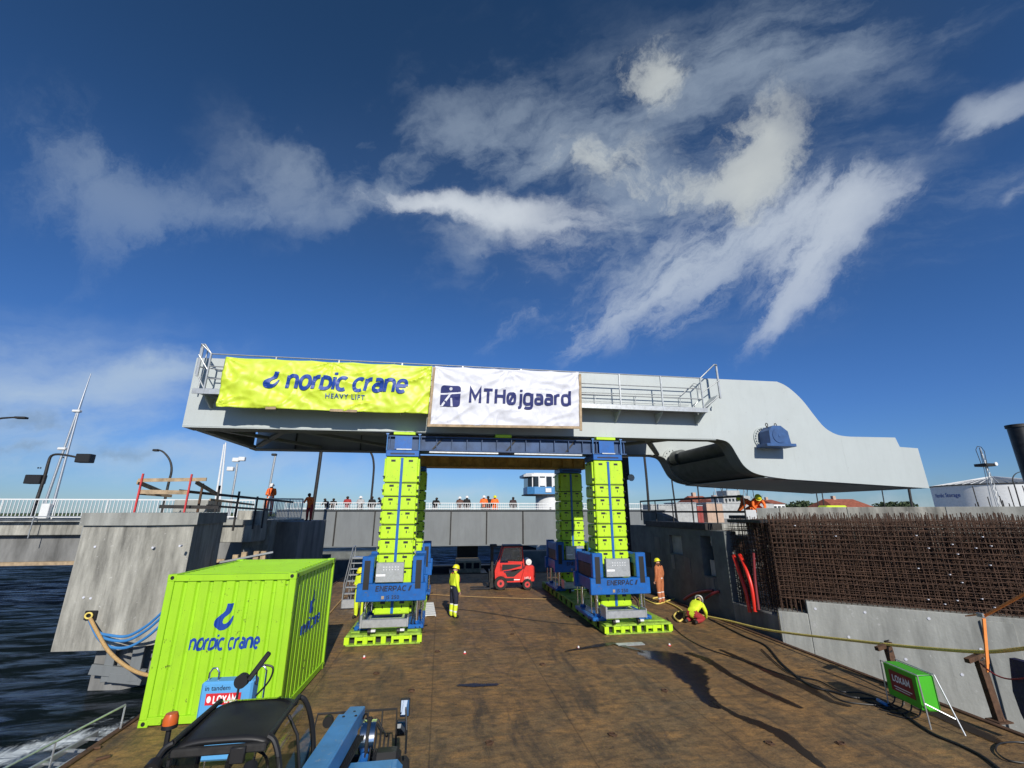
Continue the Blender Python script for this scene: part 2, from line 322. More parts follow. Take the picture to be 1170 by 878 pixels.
# ------------------------------------------------------------------ mesh helper
class MB:
    def __init__(s): s.v = []; s.f = []; s.mi = []; s.cur = 0
    def add(s, vs, fs):
        o = len(s.v); s.v += [tuple(v) for v in vs]; s.f += [tuple(i+o for i in f) for f in fs]; s.mi += [s.cur]*len(fs); return s
    def box(s, x0, x1, y0, y1, z0, z1, b=0., M=None):
        c = Vector(((x0+x1)/2, (y0+y1)/2, (z0+z1)/2)); h = (abs(x1-x0)/2, abs(y1-y0)/2, abs(z1-z0)/2)
        b = min(b, min(h)*.45)
        if b <= 0:
            vs = [Vector((sx*h[0], sy*h[1], sz*h[2])) for sx in (-1, 1) for sy in (-1, 1) for sz in (-1, 1)]
            fs = [(0, 1, 3, 2), (4, 6, 7, 5), (0, 4, 5, 1), (2, 3, 7, 6), (0, 2, 6, 4), (1, 5, 7, 3)]
        else:
            vs = []; ix = {}
            for sx in (-1, 1):
                for sy in (-1, 1):
                    for sz in (-1, 1):
                        sg = (sx, sy, sz)
                        for ax in range(3):
                            q = [sg[k]*(h[k]-(0 if k == ax else b)) for k in range(3)]
                            ix[(sg, ax)] = len(vs); vs.append(Vector(q))
            fs = []
            def ordered(ids):
                cc = sum((vs[i] for i in ids), Vector())/len(ids); n = cc.normalized()
                t = (vs[ids[0]]-cc).normalized(); u = n.cross(t)
                return tuple(sorted(ids, key=lambda i: math.atan2((vs[i]-cc).dot(u), (vs[i]-cc).dot(t))))
            S = (-1, 1)
            for ax in range(3):
                for sg in S: fs.append(ordered([ix[(g, ax)] for g in [(a, bb, c2) for a in S for bb in S for c2 in S] if g[ax] == sg]))
            for ax in range(3):
                o1, o2 = [k for k in range(3) if k != ax]
                for a in S:
                    for bb in S:
                        ids = []
                        for e in S:
                            g = [0, 0, 0]; g[ax] = e; g[o1] = a; g[o2] = bb; g = tuple(g); ids += [ix[(g, o1)], ix[(g, o2)]]
                        fs.append(ordered(ids))
            for g in [(a, bb, c2) for a in S for bb in S for c2 in S]: fs.append(ordered([ix[(g, k)] for k in range(3)]))
        vs = [v+c for v in vs]
        if M is not None: vs = [M @ v for v in vs]
        return s.add(vs, fs)
    def bar(s, p, q, w, h=None, b=0., up=(0, 0, 1)):
        # rectangular bar from p to q, w across, h in the up direction
        h = h or w; p = Vector(p); q = Vector(q); d = (q-p); l = d.length; d.normalize()
        upv = Vector(up); x = d.cross(upv)
        if x.length < 1e-4: x = d.cross(Vector((1, 0, 0)))
        x.normalize(); z = x.cross(d)
        M = Matrix((x, d, z)).transposed().to_4x4(); M.translation = (p+q)/2
        return s.box(-w/2, w/2, -l/2, l/2, -h/2, h/2, b, M)
    def cyl(s, p, q, r, n=12, r1=None, cap=True):
        p = Vector(p); q = Vector(q); r1 = r if r1 is None else r1; d = (q-p).normalized()
        x = d.cross(Vector((0, 0, 1)));
        if x.length < 1e-3: x = Vector((1, 0, 0))
        x.normalize(); y = d.cross(x)
        vs = []; fs = []
        for i in range(n):
            a = 2*math.pi*i/n; o = x*math.cos(a)+y*math.sin(a); vs += [p+o*r, q+o*r1]
        for i in range(n):
            j = (i+1) % n; fs.append((2*i, 2*j, 2*j+1, 2*i+1))
        if cap: fs.append(tuple(2*i for i in reversed(range(n)))); fs.append(tuple(2*i+1 for i in range(n)))
        return s.add(vs, fs)
    def tube(s, pts, r, n=8, rs=None):
        pts = [Vector(p) for p in pts]; vs = []; fs = []; px = None
        for k, p in enumerate(pts):
            d = (pts[min(k+1, len(pts)-1)]-pts[max(k-1, 0)]).normalized()
            if px is None:
                px = d.cross(Vector((0, 0, 1)))
                if px.length < 1e-3: px = Vector((1, 0, 0))
            px = (px-d*px.dot(d)).normalized(); y = d.cross(px); rr = rs[k] if rs else r
            for i in range(n):
                a = 2*math.pi*i/n; vs.append(p+(px*math.cos(a)+y*math.sin(a))*rr)
        for k in range(len(pts)-1):
            for i in range(n):
                j = (i+1) % n; fs.append((k*n+i, k*n+j, (k+1)*n+j, (k+1)*n+i))
        fs.append(tuple(reversed(range(n)))); fs.append(tuple((len(pts)-1)*n+i for i in range(n)))
        return s.add(vs, fs)
    def prism(s, poly, axis, a, b):
        # poly of 2-D points; axis 'x','y','z' is the extrusion direction
        def P3(p, k): return {'x': (k, p[0], p[1]), 'y': (p[0], k, p[1]), 'z': (p[0], p[1], k)}[axis]
        n = len(poly); vs = [P3(p, a) for p in poly]+[P3(p, b) for p in poly]
        fs = [(i, (i+1) % n, n+(i+1) % n, n+i) for i in range(n)]
        fs += [tuple(reversed(range(n))), tuple(range(n, 2*n))]
        return s.add(vs, fs)
    def lathe(s, prof, c, n=24, axis='z'):
        vs = []; fs = []; m = len(prof)
        for i in range(n):
            a = 2*math.pi*i/n
            for r, z in prof:
                v = {'z': (r*math.cos(a), r*math.sin(a), z), 'x': (z, r*math.cos(a), r*math.sin(a)), 'y': (r*math.sin(a), z, r*math.cos(a))}[axis]
                vs.append(Vector(v)+Vector(c))
        for i in range(n):
            j = (i+1) % n
            for k in range(m-1): fs.append((i*m+k, j*m+k, j*m+k+1, i*m+k+1))
        return s.add(vs, fs)
    def build(s, name, ma, parent=None, smooth=False, world=False):
        me = bpy.data.meshes.new(name); vs = s.v
        if world and parent is not None:
            M = (Matrix.Translation(parent.location) @ parent.rotation_euler.to_matrix().to_4x4()).inverted(); vs = [tuple(M @ Vector(v)) for v in vs]
        me.from_pydata(vs, [], s.f)
        for x in (ma if isinstance(ma, (list, tuple)) else [ma]): me.materials.append(x)
        if isinstance(ma, (list, tuple)): me.polygons.foreach_set('material_index', s.mi)
        me.validate(); bm = bmesh.new(); bm.from_mesh(me); bmesh.ops.recalc_face_normals(bm, faces=bm.faces)
        if smooth:
            for f in bm.faces: f.smooth = True
            for e in bm.edges:
                if len(e.link_faces) == 2 and e.calc_face_angle(0) > R(38): e.smooth = False
        bm.to_mesh(me); bm.free()
        o = bpy.data.objects.new(name, me); COL.objects.link(o)
        if parent is not None: o.parent = parent
        return o

def tag(o, label=None, cat=None, group=None, kind=None):
    for k, v in (('label', label), ('category', cat), ('group', group), ('kind', kind)):
        if v: o[k] = v
    return o
def thing(name, loc, rz, label, cat, group=None):
    o = bpy.data.objects.new(name, None); COL.objects.link(o); o.location = loc; o.rotation_euler = (0, 0, rz); o.empty_display_size = .2
    return tag(o, label, cat, group)
def dup(root, loc, rz=None, label=None, group=None):
    r = root.copy(); COL.objects.link(r); r.location = loc
    if rz is not None: r.rotation_euler = (0, 0, rz)
    if label: r['label'] = label
    if group: r['group'] = group
    for ch in list(root.children):
        c = ch.copy(); COL.objects.link(c); c.parent = r
        for g in ch.children:
            d = g.copy(); COL.objects.link(d); d.parent = c
    return r

def text_geo(txt, size, bold=.0, shear=0., spacing=1.0):
    cu = bpy.data.curves.new('t', 'FONT'); cu.body = txt; cu.size = size; cu.offset = bold; cu.shear = shear; cu.space_character = spacing
    cu.resolution_u = 4
    o = bpy.data.objects.new('t', cu); COL.objects.link(o)
    dg = bpy.context.evaluated_depsgraph_get(); dg.update()
    me = bpy.data.meshes.new_from_object(o.evaluated_get(dg))
    vs = [(v.co.x, v.co.y) for v in me.vertices]; fs = [tuple(p.vertices) for p in me.polygons]
    bpy.data.objects.remove(o); bpy.data.curves.remove(cu); bpy.data.meshes.remove(me)
    return vs, fs
def text_w(vs): return max(v[0] for v in vs)
def flat_join(items):
    # items: (vs, fs, dx, dy)
    V = []; Fc = []
    for vs, fs, dx, dy in items:
        o = len(V); V += [(x+dx, y+dy) for x, y in vs]; Fc += [tuple(i+o for i in f) for f in fs]
    return V, Fc
def fit_w(vs, w):
    x0 = min(v[0] for v in vs); x1 = max(v[0] for v in vs); k = w/(x1-x0); return [((x-x0)*k, y*k) for x, y in vs]
def nordic_word(h, bold=.012):
    b = bold*h*3; sh = .12
    a = text_geo('nor', h, b, sh, 1.02); d = text_geo('D', h*.72, b, sh); c = text_geo('ic crane', h, b, sh, 1.02)
    wa = text_w(a[0])+.04*h; wd = text_w(d[0])+.04*h
    return flat_join([(a[0], a[1], 0, 0), (d[0], d[1], wa, 0), (c[0], c[1], wa+wd, 0)])
HOOK = [(517, 286), (550, 286), (548, 305), (545, 325), (540, 342), (528, 354), (514, 364), (505, 378), (504, 394), (512, 404), (526, 402), (538, 392), (545, 377), (552, 363), (562, 356), (559, 385), (552, 408), (540, 426), (522, 437), (500, 441), (478, 437), (462, 424), (454, 406), (455, 386), (463, 370), (478, 356), (498, 342), (510, 328), (515, 308)]
def hook_geo(h):
    k = h/155.0; pts = [((x-508)*k, (441-y)*k) for x, y in HOOK]
    bm = bmesh.new(); vv = [bm.verts.new((x, y, 0)) for x, y in pts]; f = bm.faces.new(vv); bmesh.ops.triangulate(bm, faces=[f])
    vs = [(v.co.x, v.co.y) for v in bm.verts]; bm.verts.index_update(); fs = [tuple(v.index for v in f.verts) for f in bm.faces]; bm.free(); return vs, fs
def cut_geo(vs, fs, xs=(), ys=()):
    bm = bmesh.new(); bv = [bm.verts.new((x, y, 0)) for x, y in vs]
    for f in fs:
        try: bm.faces.new([bv[i] for i in f])
        except ValueError: pass
    for x in xs: bmesh.ops.bisect_plane(bm, geom=bm.verts[:]+bm.edges[:]+bm.faces[:], plane_co=(x, 0, 0), plane_no=(1, 0, 0))
    for y in ys: bmesh.ops.bisect_plane(bm, geom=bm.verts[:]+bm.edges[:]+bm.faces[:], plane_co=(0, y, 0), plane_no=(0, 1, 0))
    bm.verts.index_update(); a = [(v.co.x, v.co.y) for v in bm.verts]; b = [tuple(v.index for v in f.verts) for f in bm.faces]; bm.free(); return a, b
def decal(name, geo, fn, ma, parent):
    # fn maps 2-D text coordinates to the parent's local 3-D space
    me = bpy.data.meshes.new(name); me.from_pydata([fn(x, y) for x, y in geo[0]], [], geo[1]); me.materials.append(ma)
    o = bpy.data.objects.new(name, me); COL.objects.link(o); o.parent = parent; return o
def smooth_poly(pts, n=5):
    out = []
    for i in range(len(pts)-1):
        p0 = pts[max(i-1, 0)]; p1 = pts[i]; p2 = pts[i+1]; p3 = pts[min(i+2, len(pts)-1)]
        for k in range(n):
            t = k/n; out.append(tuple(.5*((2*b)+(-a+c)*t+(2*a-5*b+4*c-d)*t*t+(-a+3*b-3*c+d)*t**3) for a, b, c, d in zip(p0, p1, p2, p3)))
    out.append(tuple(pts[-1])); return out

# --- stroke lettering: every stroke is a mitred flat ribbon ---
def _arc(cx_, cy_, rx, ry, a0, a1, n=14, sq=2.0):
    o = []
    for k in range(n+1):
        a = R(a0+(a1-a0)*k/n); c, s_ = math.cos(a), math.sin(a)
        o.append((cx_+rx*math.copysign(abs(c)**(2/sq), c), cy_+ry*math.copysign(abs(s_)**(2/sq), s_)))
    return o
def _glyph(ch, sq):
    A = lambda *a, **k: _arc(*a, sq=sq, **k)
    ring = A(.40, .5, .40, .5, 0, 360, n=24)
    G = {
     'n': (.78, [[(0, 0), (0, 1.0)], [(0, .55)]+A(.39, .55, .39, .45, 180, 0)+[(.78, 0)]]),
     'o': (.80, [ring]), 'r': (.40, [[(0, 0), (0, 1.0)], A(.45, .5, .45, .5, 180, 88, n=8)]),
     'D': (.74, [[(0, .0), (0, .96)], [(0, .955), (.3, .955)]+A(.3, .5, .44, .455, 90, -90)+[(0, .045)]]),
     'i': (.0, [[(0, 0), (0, 1.0)], [(0, 1.22), (0, 1.42)]]),
     'c': (.70, [A(.42, .5, .42, .5, 52, 308, n=20)]), 'a': (.74, [_arc(.36, .31, .34, .27, 0, 360, n=20, sq=sq), [(.08, .96), (.34, .96)]+_arc(.40, .62, .34, .34, 90, 0, n=8, sq=sq)+[(.74, 0)]]),
     'e': (.80, [[(.02, .5), (.78, .5)], A(.40, .5, .40, .5, 0, 315, n=20)]),
     'd': (.86, [ring, [(.86, 0), (.86, 1.45)]]), 'g': (.86, [ring, [(.86, 1.06), (.86, .0)]+A(.43, -.05, .43, .36, 0, -140, n=10)]),
     'j': (.28, [[(.28, 1.0), (.28, .0)]+A(.0, -.05, .28, .32, 0, -90, n=8), [(.28, 1.22), (.28, 1.42)]]),
     'ø': (.80, [ring, [(.08, -.10), (.72, 1.10)]]),
     'M': (1.05, [[(0, 0), (0, 1.4), (.525, .45), (1.05, 1.4), (1.05, 0)]]), 'T': (.95, [[(0, 1.32), (.95, 1.32)], [(.475, 0), (.475, 1.24)]]),
     'H': (.92, [[(0, 0), (0, 1.4)], [(.92, 0), (.92, 1.4)], [(0, .72), (.92, .72)]]),
     'E': (.72, [[(.74, .08), (0, .08), (0, 1.32), (.74, 1.32)], [(0, .72), (.66, .72)]]), 'N': (.88, [[(0, 0), (0, 1.4), (.88, 0), (.88, 1.4)]]),
     'R': (.78, [[(0, 0), (0, 1.32), (.45, 1.32)]+A(.45, .97, .32, .35, 90, -90, n=8)+[(0, .62)], [(.36, .6), (.78, 0)]]),
     'P': (.78, [[(0, 0), (0, 1.32), (.45, 1.32)]+A(.45, .94, .33, .38, 90, -90, n=8)+[(0, .56)]]),
     'A': (1.0, [[(0, 0), (.5, 1.4), (1.0, 0)], [(.18, .42), (.82, .42)]]), 'C': (.85, [_arc(.5, .7, .5, .66, 48, 312, n=18, sq=2.4)]),
     'L': (.70, [[(0, 1.4), (0, .08), (.72, .08)]]), 'O': (1.0, [_arc(.5, .7, .5, .66, 0, 360, n=24, sq=2.4)]), 'X': (.95, [[(0, 0), (.95, 1.4)], [(0, 1.4), (.95, 0)]]),
    }
    return G[ch]
def ribbon(pts, w):
    closed = math.hypot(pts[0][0]-pts[-1][0], pts[0][1]-pts[-1][1]) < 1e-6
    P_ = pts[:-1] if closed else pts; P_ = [p for i, p in enumerate(P_) if i == 0 or math.hypot(p[0]-P_[i-1][0], p[1]-P_[i-1][1]) > 1e-5]
    n = len(P_); vs = []; h = w/2
    for i in range(n):
        a = P_[i-1] if (i > 0 or closed) else None; b = P_[(i+1) % n] if (i < n-1 or closed) else None; p = P_[i]
        ds = []
        if a is not None: l = math.hypot(p[0]-a[0], p[1]-a[1]); ds.append(((p[0]-a[0])/l, (p[1]-a[1])/l))
        if b is not None: l = math.hypot(b[0]-p[0], b[1]-p[1]); ds.append(((b[0]-p[0])/l, (b[1]-p[1])/l))
        if len(ds) == 1: nx, ny = -ds[0][1], ds[0][0]; k = h
        else:
            nx, ny = -(ds[0][1]+ds[1][1]), ds[0][0]+ds[1][0]; l = math.hypot(nx, ny) or 1; nx /= l; ny /= l
            k = h/max(.42, (nx*-ds[0][1]+ny*ds[0][0]))
        vs += [(p[0]+nx*k, p[1]+ny*k), (p[0]-nx*k, p[1]-ny*k)]
    fs = [(2*i, 2*i+1, (2*i+3) % (2*n), (2*i+2) % (2*n)) for i in range(n if closed else n-1)]
    return vs, fs
def stroke_text(txt, xh, wt=.2, shear=0., gap=.34, sq=2.0, small=''):
    # returns a list of separate ribbons, x height xh
    x = 0.; out = []
    for ch in txt:
        if ch == ' ': x += .45; continue
        w_, strokes = _glyph(ch, sq)
        for st in strokes:
            vs, fs = ribbon(st, wt); out.append(([((x+a+shear*b)*xh, b*xh) for a, b in vs], fs))
        x += w_+gap
    return out
def fit_strokes(st, w):
    x0 = min(v[0] for g in st for v in g[0]); x1 = max(v[0] for g in st for v in g[0]); k = w/(x1-x0)
    return [([((x-x0)*k, y) for x, y in vs], fs) for vs, fs in st]
def stroke_decal(name, st, fn, ma, parent, xs=(), ys=(), step=0, out=Vector((0, -1, 0))):
    V = []; Fc = []
    for i, g in enumerate(st):
        if step: g = wrap(g, step)
        elif xs or ys: g = cut_geo(*g, xs, ys)
        o = len(V); dz = out*(.0006*(i % 5)); V += [tuple(Vector(fn(x, y))+dz) for x, y in g[0]]; Fc += [tuple(k+o for k in f) for f in g[1]]
    me = bpy.data.meshes.new(name); me.from_pydata(V, [], Fc); me.materials.append(ma)
    o = bpy.data.objects.new(name, me); COL.objects.link(o); o.parent = parent; return o

# ------------------------------------------------------------------ water, barge
w = MB(); w.add([(-1500, -300, -1.5), (1500, -300, -1.5), (1500, 3000, -1.5), (-1500, 3000, -1.5)], [(0, 1, 2, 3)])
tag(w.build('water', water_mat()), kind='structure')
BL, BR, BT0, BT1 = -5.55, 10.32, -8, 30
barge = thing('barge', (0, 10, 0), 0, 'flat rusty steel barge whose brown deck carries the jacking towers', 'barge')
d = MB(); nx, ny = 2, 2; d.add([(BL, BT0, 0), (BR, BT0, 0), (BR, BT1, 0), (BL, BT1, 0)], [(0, 1, 2, 3)]); d.build('deck', m_deck, barge, world=True)
d = MB(); d.box(BL, BR, BT0, BT1, -3, -.012); d.build('hull', m_dark, barge, world=True)
d = MB()
for s in (BL, BR): d.box(s-.06, s+.05, BT0, BT1, -.10, .035, .01)
d.box(BL, BR, BT1-.05, BT1+.06, -.1, .035, .01); d.build('edge_rail', m_rust2, barge, world=True)
for i_, (u_, v_) in enumerate([(470, 790), (620, 760), (760, 790), (560, 850), (880, 850), (700, 840), (500, 745), (430, 770), (960, 850), (650, 705), (585, 725)]):
    p = onZ(u_, v_, 0); o = thing('lashing_ring', p, .4*i_, 'small rusty steel lashing ring welded to the open deck plates', 'lashing ring', 'lashing rings on the deck plates')
    MB().box(-.07, .07, -.05, .05, .001, .016, .004).build('ring_plate', m_rust2, o)
    MB().tube([(.055*math.cos(a), .02+.055*math.sin(a), .022) for a in [k*2*math.pi/12 for k in range(13)]], .010, 6).build('ring', m_rust2, o, smooth=True)
# bolt sockets let into the deck along its right side
for q in [(1095, 805), (925, 742), (1030, 776), (985, 764)]:
    p = onZ(*q, .004); 
    if p.x < BR-.15: tag(MB().box(p.x-.12, p.x+.12, p.y-.07, p.y+.07, .004, .02, .004).build('deck_socket', m_dark), 'small dark steel socket let into the right margin of the rusty deck', 'deck fitting', 'sockets along the deck edge')

# wet patches: thin sheets of water on the plates
def wet_mat(name, col, rough, thr):
    m = bpy.data.materials.new(name); m.use_nodes = True; nt = m.node_tree; N = nt.nodes; L = nt.links; b = N['Principled BSDF']
    b.inputs['Base Color'].default_value = (*col, 1); b.inputs['Roughness'].default_value = rough
    tc = N.new('ShaderNodeTexCoord'); n = N.new('ShaderNodeTexNoise'); n.inputs['Scale'].default_value = 2.2; n.inputs['Detail'].default_value = 8; n.inputs['Roughness'].default_value = .68
    L.new(tc.outputs['Object'], n.inputs['Vector'])
    at = N.new('ShaderNodeAttribute'); at.attribute_name = 'core'
    ad = N.new('ShaderNodeMath'); ad.operation = 'MULTIPLY_ADD'; ad.inputs[1].default_value = 1.1; L.new(n.outputs['Fac'], ad.inputs[0])
    sb = N.new('ShaderNodeMath'); sb.operation = 'SUBTRACT'; L.new(at.outputs['Fac'], sb.inputs[0]); sb.inputs[1].default_value = .55; L.new(sb.outputs[0], ad.inputs[2])
    r = N.new('ShaderNodeMapRange'); r.inputs[1].default_value = thr; r.inputs[2].default_value = thr+.16; L.new(ad.outputs[0], r.inputs[0])
    ml = N.new('ShaderNodeMath'); ml.operation = 'MULTIPLY'; ml.inputs[1].default_value = .82; L.new(r.outputs[0], ml.inputs[0]); L.new(ml.outputs[0], b.inputs['Alpha'])
    return m
def wet(path, ma, z, name='puddle', label=None):
    # path: (u, v, half width in metres)
    pts = [(onZ(u, v, z), wd) for u, v, wd in path]; vs = []; fs = []; core = []
    dn = []
    for i in range(len(pts)-1):
        for k in range(6):
            t = k/6; dn.append((pts[i][0].lerp(pts[i+1][0], t), pts[i][1]*(1-t)+pts[i+1][1]*t))
    dn.append(pts[-1])
    for i, (p, wd) in enumerate(dn):
        a = dn[max(i-1, 0)][0]; b = dn[min(i+1, len(dn)-1)][0]; dr = (b-a).normalized(); nn = Vector((-dr.y, dr.x, 0)); e = 0 if i in (0, len(dn)-1) else 1
        for j in range(5):
            q = (j-2)/2; vs.append(tuple(p+nn*q*wd*1.5)); core.append((1-abs(q))*e)
    for i in range(len(dn)-1):
        for j in range(4): o = i*5+j; fs.append((o, o+1, o+6, o+5))
    me = bpy.data.meshes.new(name); me.from_pydata(vs, [], fs); me.materials.append(ma)
    at = me.attributes.new('core', 'FLOAT', 'POINT'); at.data.foreach_set('value', core)
    o = bpy.data.objects.new(name, me); COL.objects.link(o); tag(o, kind='structure')
mw1 = wet_mat('puddle_water', (.014, .013, .016), .16, .36); mw2 = wet_mat('damp_rust', (.016, .010, .007), .35, .38)
wet([(728, 744, .25), (765, 752, .62), (788, 766, .50), (800, 790, .22), (822, 812, .12)], mw1, .004)
wet([(812, 800, .04), (842, 818, .10), (865, 826, .15), (892, 838, .18), (915, 856, .12), (945, 880, .05)], mw2, .008)
wet([(782, 745, .13), (805, 752, .15), (835, 771, .10), (868, 788, .10), (900, 802, .12), (918, 810, .05)], mw2, .012)
wet([(820, 741, .05), (850, 754, .10), (885, 770, .16), (920, 785, .15), (950, 801, .10), (975, 808, .06)], mw2, .016)
wet([(1040, 805, .06), (1085, 822, .20), (1120, 838, .18), (1150, 852, .08)], mw2, .020)
wet([(520, 783, .06), (545, 783, .14), (572, 782, .06)], mw2, .024)
wet([(640, 745, .04), (700, 735, .16), (740, 745, .05)], mw2, .028)

m_darkspan = mat('span_dark_grey', (.14, .155, .155), .55, var=.2)  # on the counterweight box this dark grey puts the belly's shade into the colour
# ------------------------------------------------------------------ bridge span held on the towers
TN, TF = 16.2, 22.35
span = thing('bridge_span', (6, 19, 6.5), 0, 'long pale grey steel bascule span lifted high above the barge with a curved counterweight end', 'bridge span')
def ST(u, v, T=TN): p = onT(u, v, T); return (p.x, p.z)
curve_top = smooth_poly([ST(887.7, 436.3), ST(897, 440.5), ST(907, 448), ST(918, 459), ST(932, 477), ST(941, 487.5), ST(950, 494), ST(960, 497.8), ST(972, 499.2)], 5)
curve_bot = smooth_poly([ST(820, 502.0), ST(830, 504.5), ST(836, 510), ST(842, 520), ST(849, 531), ST(857, 538), ST(866, 542), ST(880, 545), ST(900, 547.7)], 5)
top_l = (-8.80, 9.06); bot_l = (-8.80, 6.56)
prof = [bot_l, top_l, (2, 9.19)]+curve_top+[(19.66, 6.93), (19.78, 6.52), (20.70, 6.48), (20.76, 4.76)]+list(reversed(curve_bot))
prof[-len(curve_bot):] = list(reversed(curve_bot))
def web(T0, T1, nm):
    m = MB(); m.prism(prof, 'y', T0, T1); return m.build(nm, m_span, span, world=True)
web(TN, TN+.05, 'near_girder'); web(TF, TF+.05, 'far_girder')
def flange(T0, T1, pts, th, nm, ma=m_spanD):
    m = MB(); n = len(pts); L_ = []
    for i, p in enumerate(pts):
        a = pts[max(i-1, 0)]; b = pts[min(i+1, n-1)]; dx, dz = b[0]-a[0], b[1]-a[1]; l = math.hypot(dx, dz); L_.append((p[0]-dz/l*th, p[1]+dx/l*th))
    for i in range(n-1):
        q = [pts[i], pts[i+1], L_[i+1], L_[i]]; m.prism(q, 'y', T0, T1)
    return m.build(nm, ma, span, smooth=False, world=True)
bl = [(bot_l[0]+.004, bot_l[1]+.004), (0, 6.562), (5, 6.572)]+[(a, b+.003) for a, b in curve_bot]
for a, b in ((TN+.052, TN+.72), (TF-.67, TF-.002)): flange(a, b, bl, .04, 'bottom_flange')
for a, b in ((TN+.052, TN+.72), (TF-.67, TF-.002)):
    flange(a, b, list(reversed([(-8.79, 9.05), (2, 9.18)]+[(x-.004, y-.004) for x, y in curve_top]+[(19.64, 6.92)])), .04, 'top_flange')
m = MB()                                    # inner stiffener web so each girder reads as a box
m.prism([(p[0]*.997+.02, p[1]) for p in prof], 'y', TN+.30, TN+.33); m.build('inner_web', m_spanD, span, world=True)
m = MB()                                    # counterweight box between the girders
cb = [(a, b) for a, b in curve_bot if a > 11.85]; cw = cb+[(20.60, 4.80), (20.52, 6.40), (15.9, 6.60), (13.2, 5.9), (12.5, 5.75)]
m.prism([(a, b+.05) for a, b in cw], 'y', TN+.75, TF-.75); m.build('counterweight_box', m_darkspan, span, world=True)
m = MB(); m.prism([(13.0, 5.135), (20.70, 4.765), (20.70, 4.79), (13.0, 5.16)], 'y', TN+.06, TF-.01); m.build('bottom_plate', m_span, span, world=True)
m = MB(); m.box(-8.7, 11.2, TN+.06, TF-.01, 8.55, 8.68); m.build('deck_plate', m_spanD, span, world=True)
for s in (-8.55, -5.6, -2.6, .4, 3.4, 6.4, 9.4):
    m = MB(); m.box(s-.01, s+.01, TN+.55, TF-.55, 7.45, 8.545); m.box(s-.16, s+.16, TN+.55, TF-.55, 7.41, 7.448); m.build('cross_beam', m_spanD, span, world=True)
m = MB(); m.box(-8.78, -8.5, TN+.73, TF-.68, 6.58, 6.72); m.box(-8.66, -8.62, TN+.73, TF-.68, 6.72, 7.4); m.build('end_beam', m_spanD, span, world=True)
for a, b in (((-8.4, TN+.7), (-5.7, TF-.7)), ((-8.4, TF-.7), (-5.7, TN+.7)), ((-5.5, TN+.7), (-1.8, TF-.7)), ((5.5, TF-.7), (9.3, TN+.7)), ((8.4, TN+.8), (11.2, TF-.7))):
    m = MB(); m.bar((*a, 6.70), (*b, 6.70), .22, .12, .01); m.build('lateral_brace', m_spanD, span, world=True)
for s in (-7, -4, -1, 2, 5, 8):
    MB().box(s-.012, s+.012, TN+.53, TN+.72, 6.61, 9.0).build('stiffener', m_spanD, span, world=True); MB().box(s-.012, s+.012, TF-.2, TF-.003, 6.61, 9.0).build('stiffener', m_spanD, span, world=True)
for s in (-6.6, -2.2, 2.2, 6.6, 10.9, 12.6+1.9, 16.9):
    za = 6.64 if s < 11 else 5.3; zb_ = 9.0 if s < 14 else 6.85
    m = MB(); m.box(s-.006, s+.006, TN-.003, TN+.001, za, zb_); m.build('weld_seam', m_span, span, world=True)
m = MB(); m.box(-8.78, 11.0, TN-.012, TN-.001, 6.602, 6.625); m.build('weld_seam', m_span, span, world=True)
# round trunnion tube between the girders
m = MB(); m.cyl((12.45, TN+.3, 6.50), (12.45, TF-.1, 6.50), .33, 24); m.cyl((12.45, TN+.6, 6.50), (12.45, TN+1.15, 6.50), .46, 24); m.cyl((12.45, TF-1.0, 6.50), (12.45, TF-.4, 6.50), .44, 24); m.build('trunnion_tube', m_darkspan, span, smooth=True, world=True)
m = MB(); m.cyl((12.45, TF-.10, 6.50), (12.45, TF-.003, 6.50), .62, 32)
for k in range(16):
    a = k*math.pi/8; m.cyl((12.45+.52*math.cos(a), TF-.16, 6.50+.52*math.sin(a)), (12.45+.52*math.cos(a), TF-.10, 6.50+.52*math.sin(a)), .035, 6)
m.build('bolted_collar', m_span, span, smooth=True, world=True)
# blue bearing on the near face
bs, bz = 13.32, 6.72
m = MB(); m.cyl((bs-.10, TN-.05, bz), (bs-.10, TN-.002, bz), .50, 40)
for k in range(24):
    a = k*math.pi/12; c, s_ = math.cos(a)*.43, math.sin(a)*.43; m.cyl((bs-.10+c, TN-.11, bz+s_), (bs-.10+c, TN-.05, bz+s_), .032, 8)
fl = m.build('bearing_flange', m_span, span, smooth=True, world=True)
m = MB()
hexa = [(bs-.42, bz-.30), (bs+.50, bz-.30), (bs+.44, bz+.20), (bs+.16, bz+.42), (bs-.18, bz+.42), (bs-.40, bz+.22)]
m.prism(hexa, 'y', TN-.70, TN-.12); m.box(bs-.62, bs+.70, TN-.74, TN-.10, bz-.42, bz-.301, .012)
bh = m.build('bearing_housing', m_bear, span, world=True)
m = MB(); m.cyl((bs+.02, TN-.725, bz+.02), (bs+.02, TN-.702, bz+.02), .30, 30); m.cyl((bs+.02, TN-.74, bz+.02), (bs+.02, TN-.726, bz+.02), .07, 12); m.build('end_cap', m_bear, span, smooth=True, world=True)
for dx in (-.26, .14):
    m = MB(); c = Vector((bs+dx, TN-.45, bz+.42)); m.tube([c+Vector((.05*math.cos(a), 0, .07+.07*math.sin(a))) for a in [k*2*math.pi/12 for k in range(13)]], .016, 6); m.cyl(c+Vector((0, 0, -.05)), c+Vector((0, 0, .02)), .03, 8); m.build('lifting_eye', m_dark, span, smooth=True, world=True)
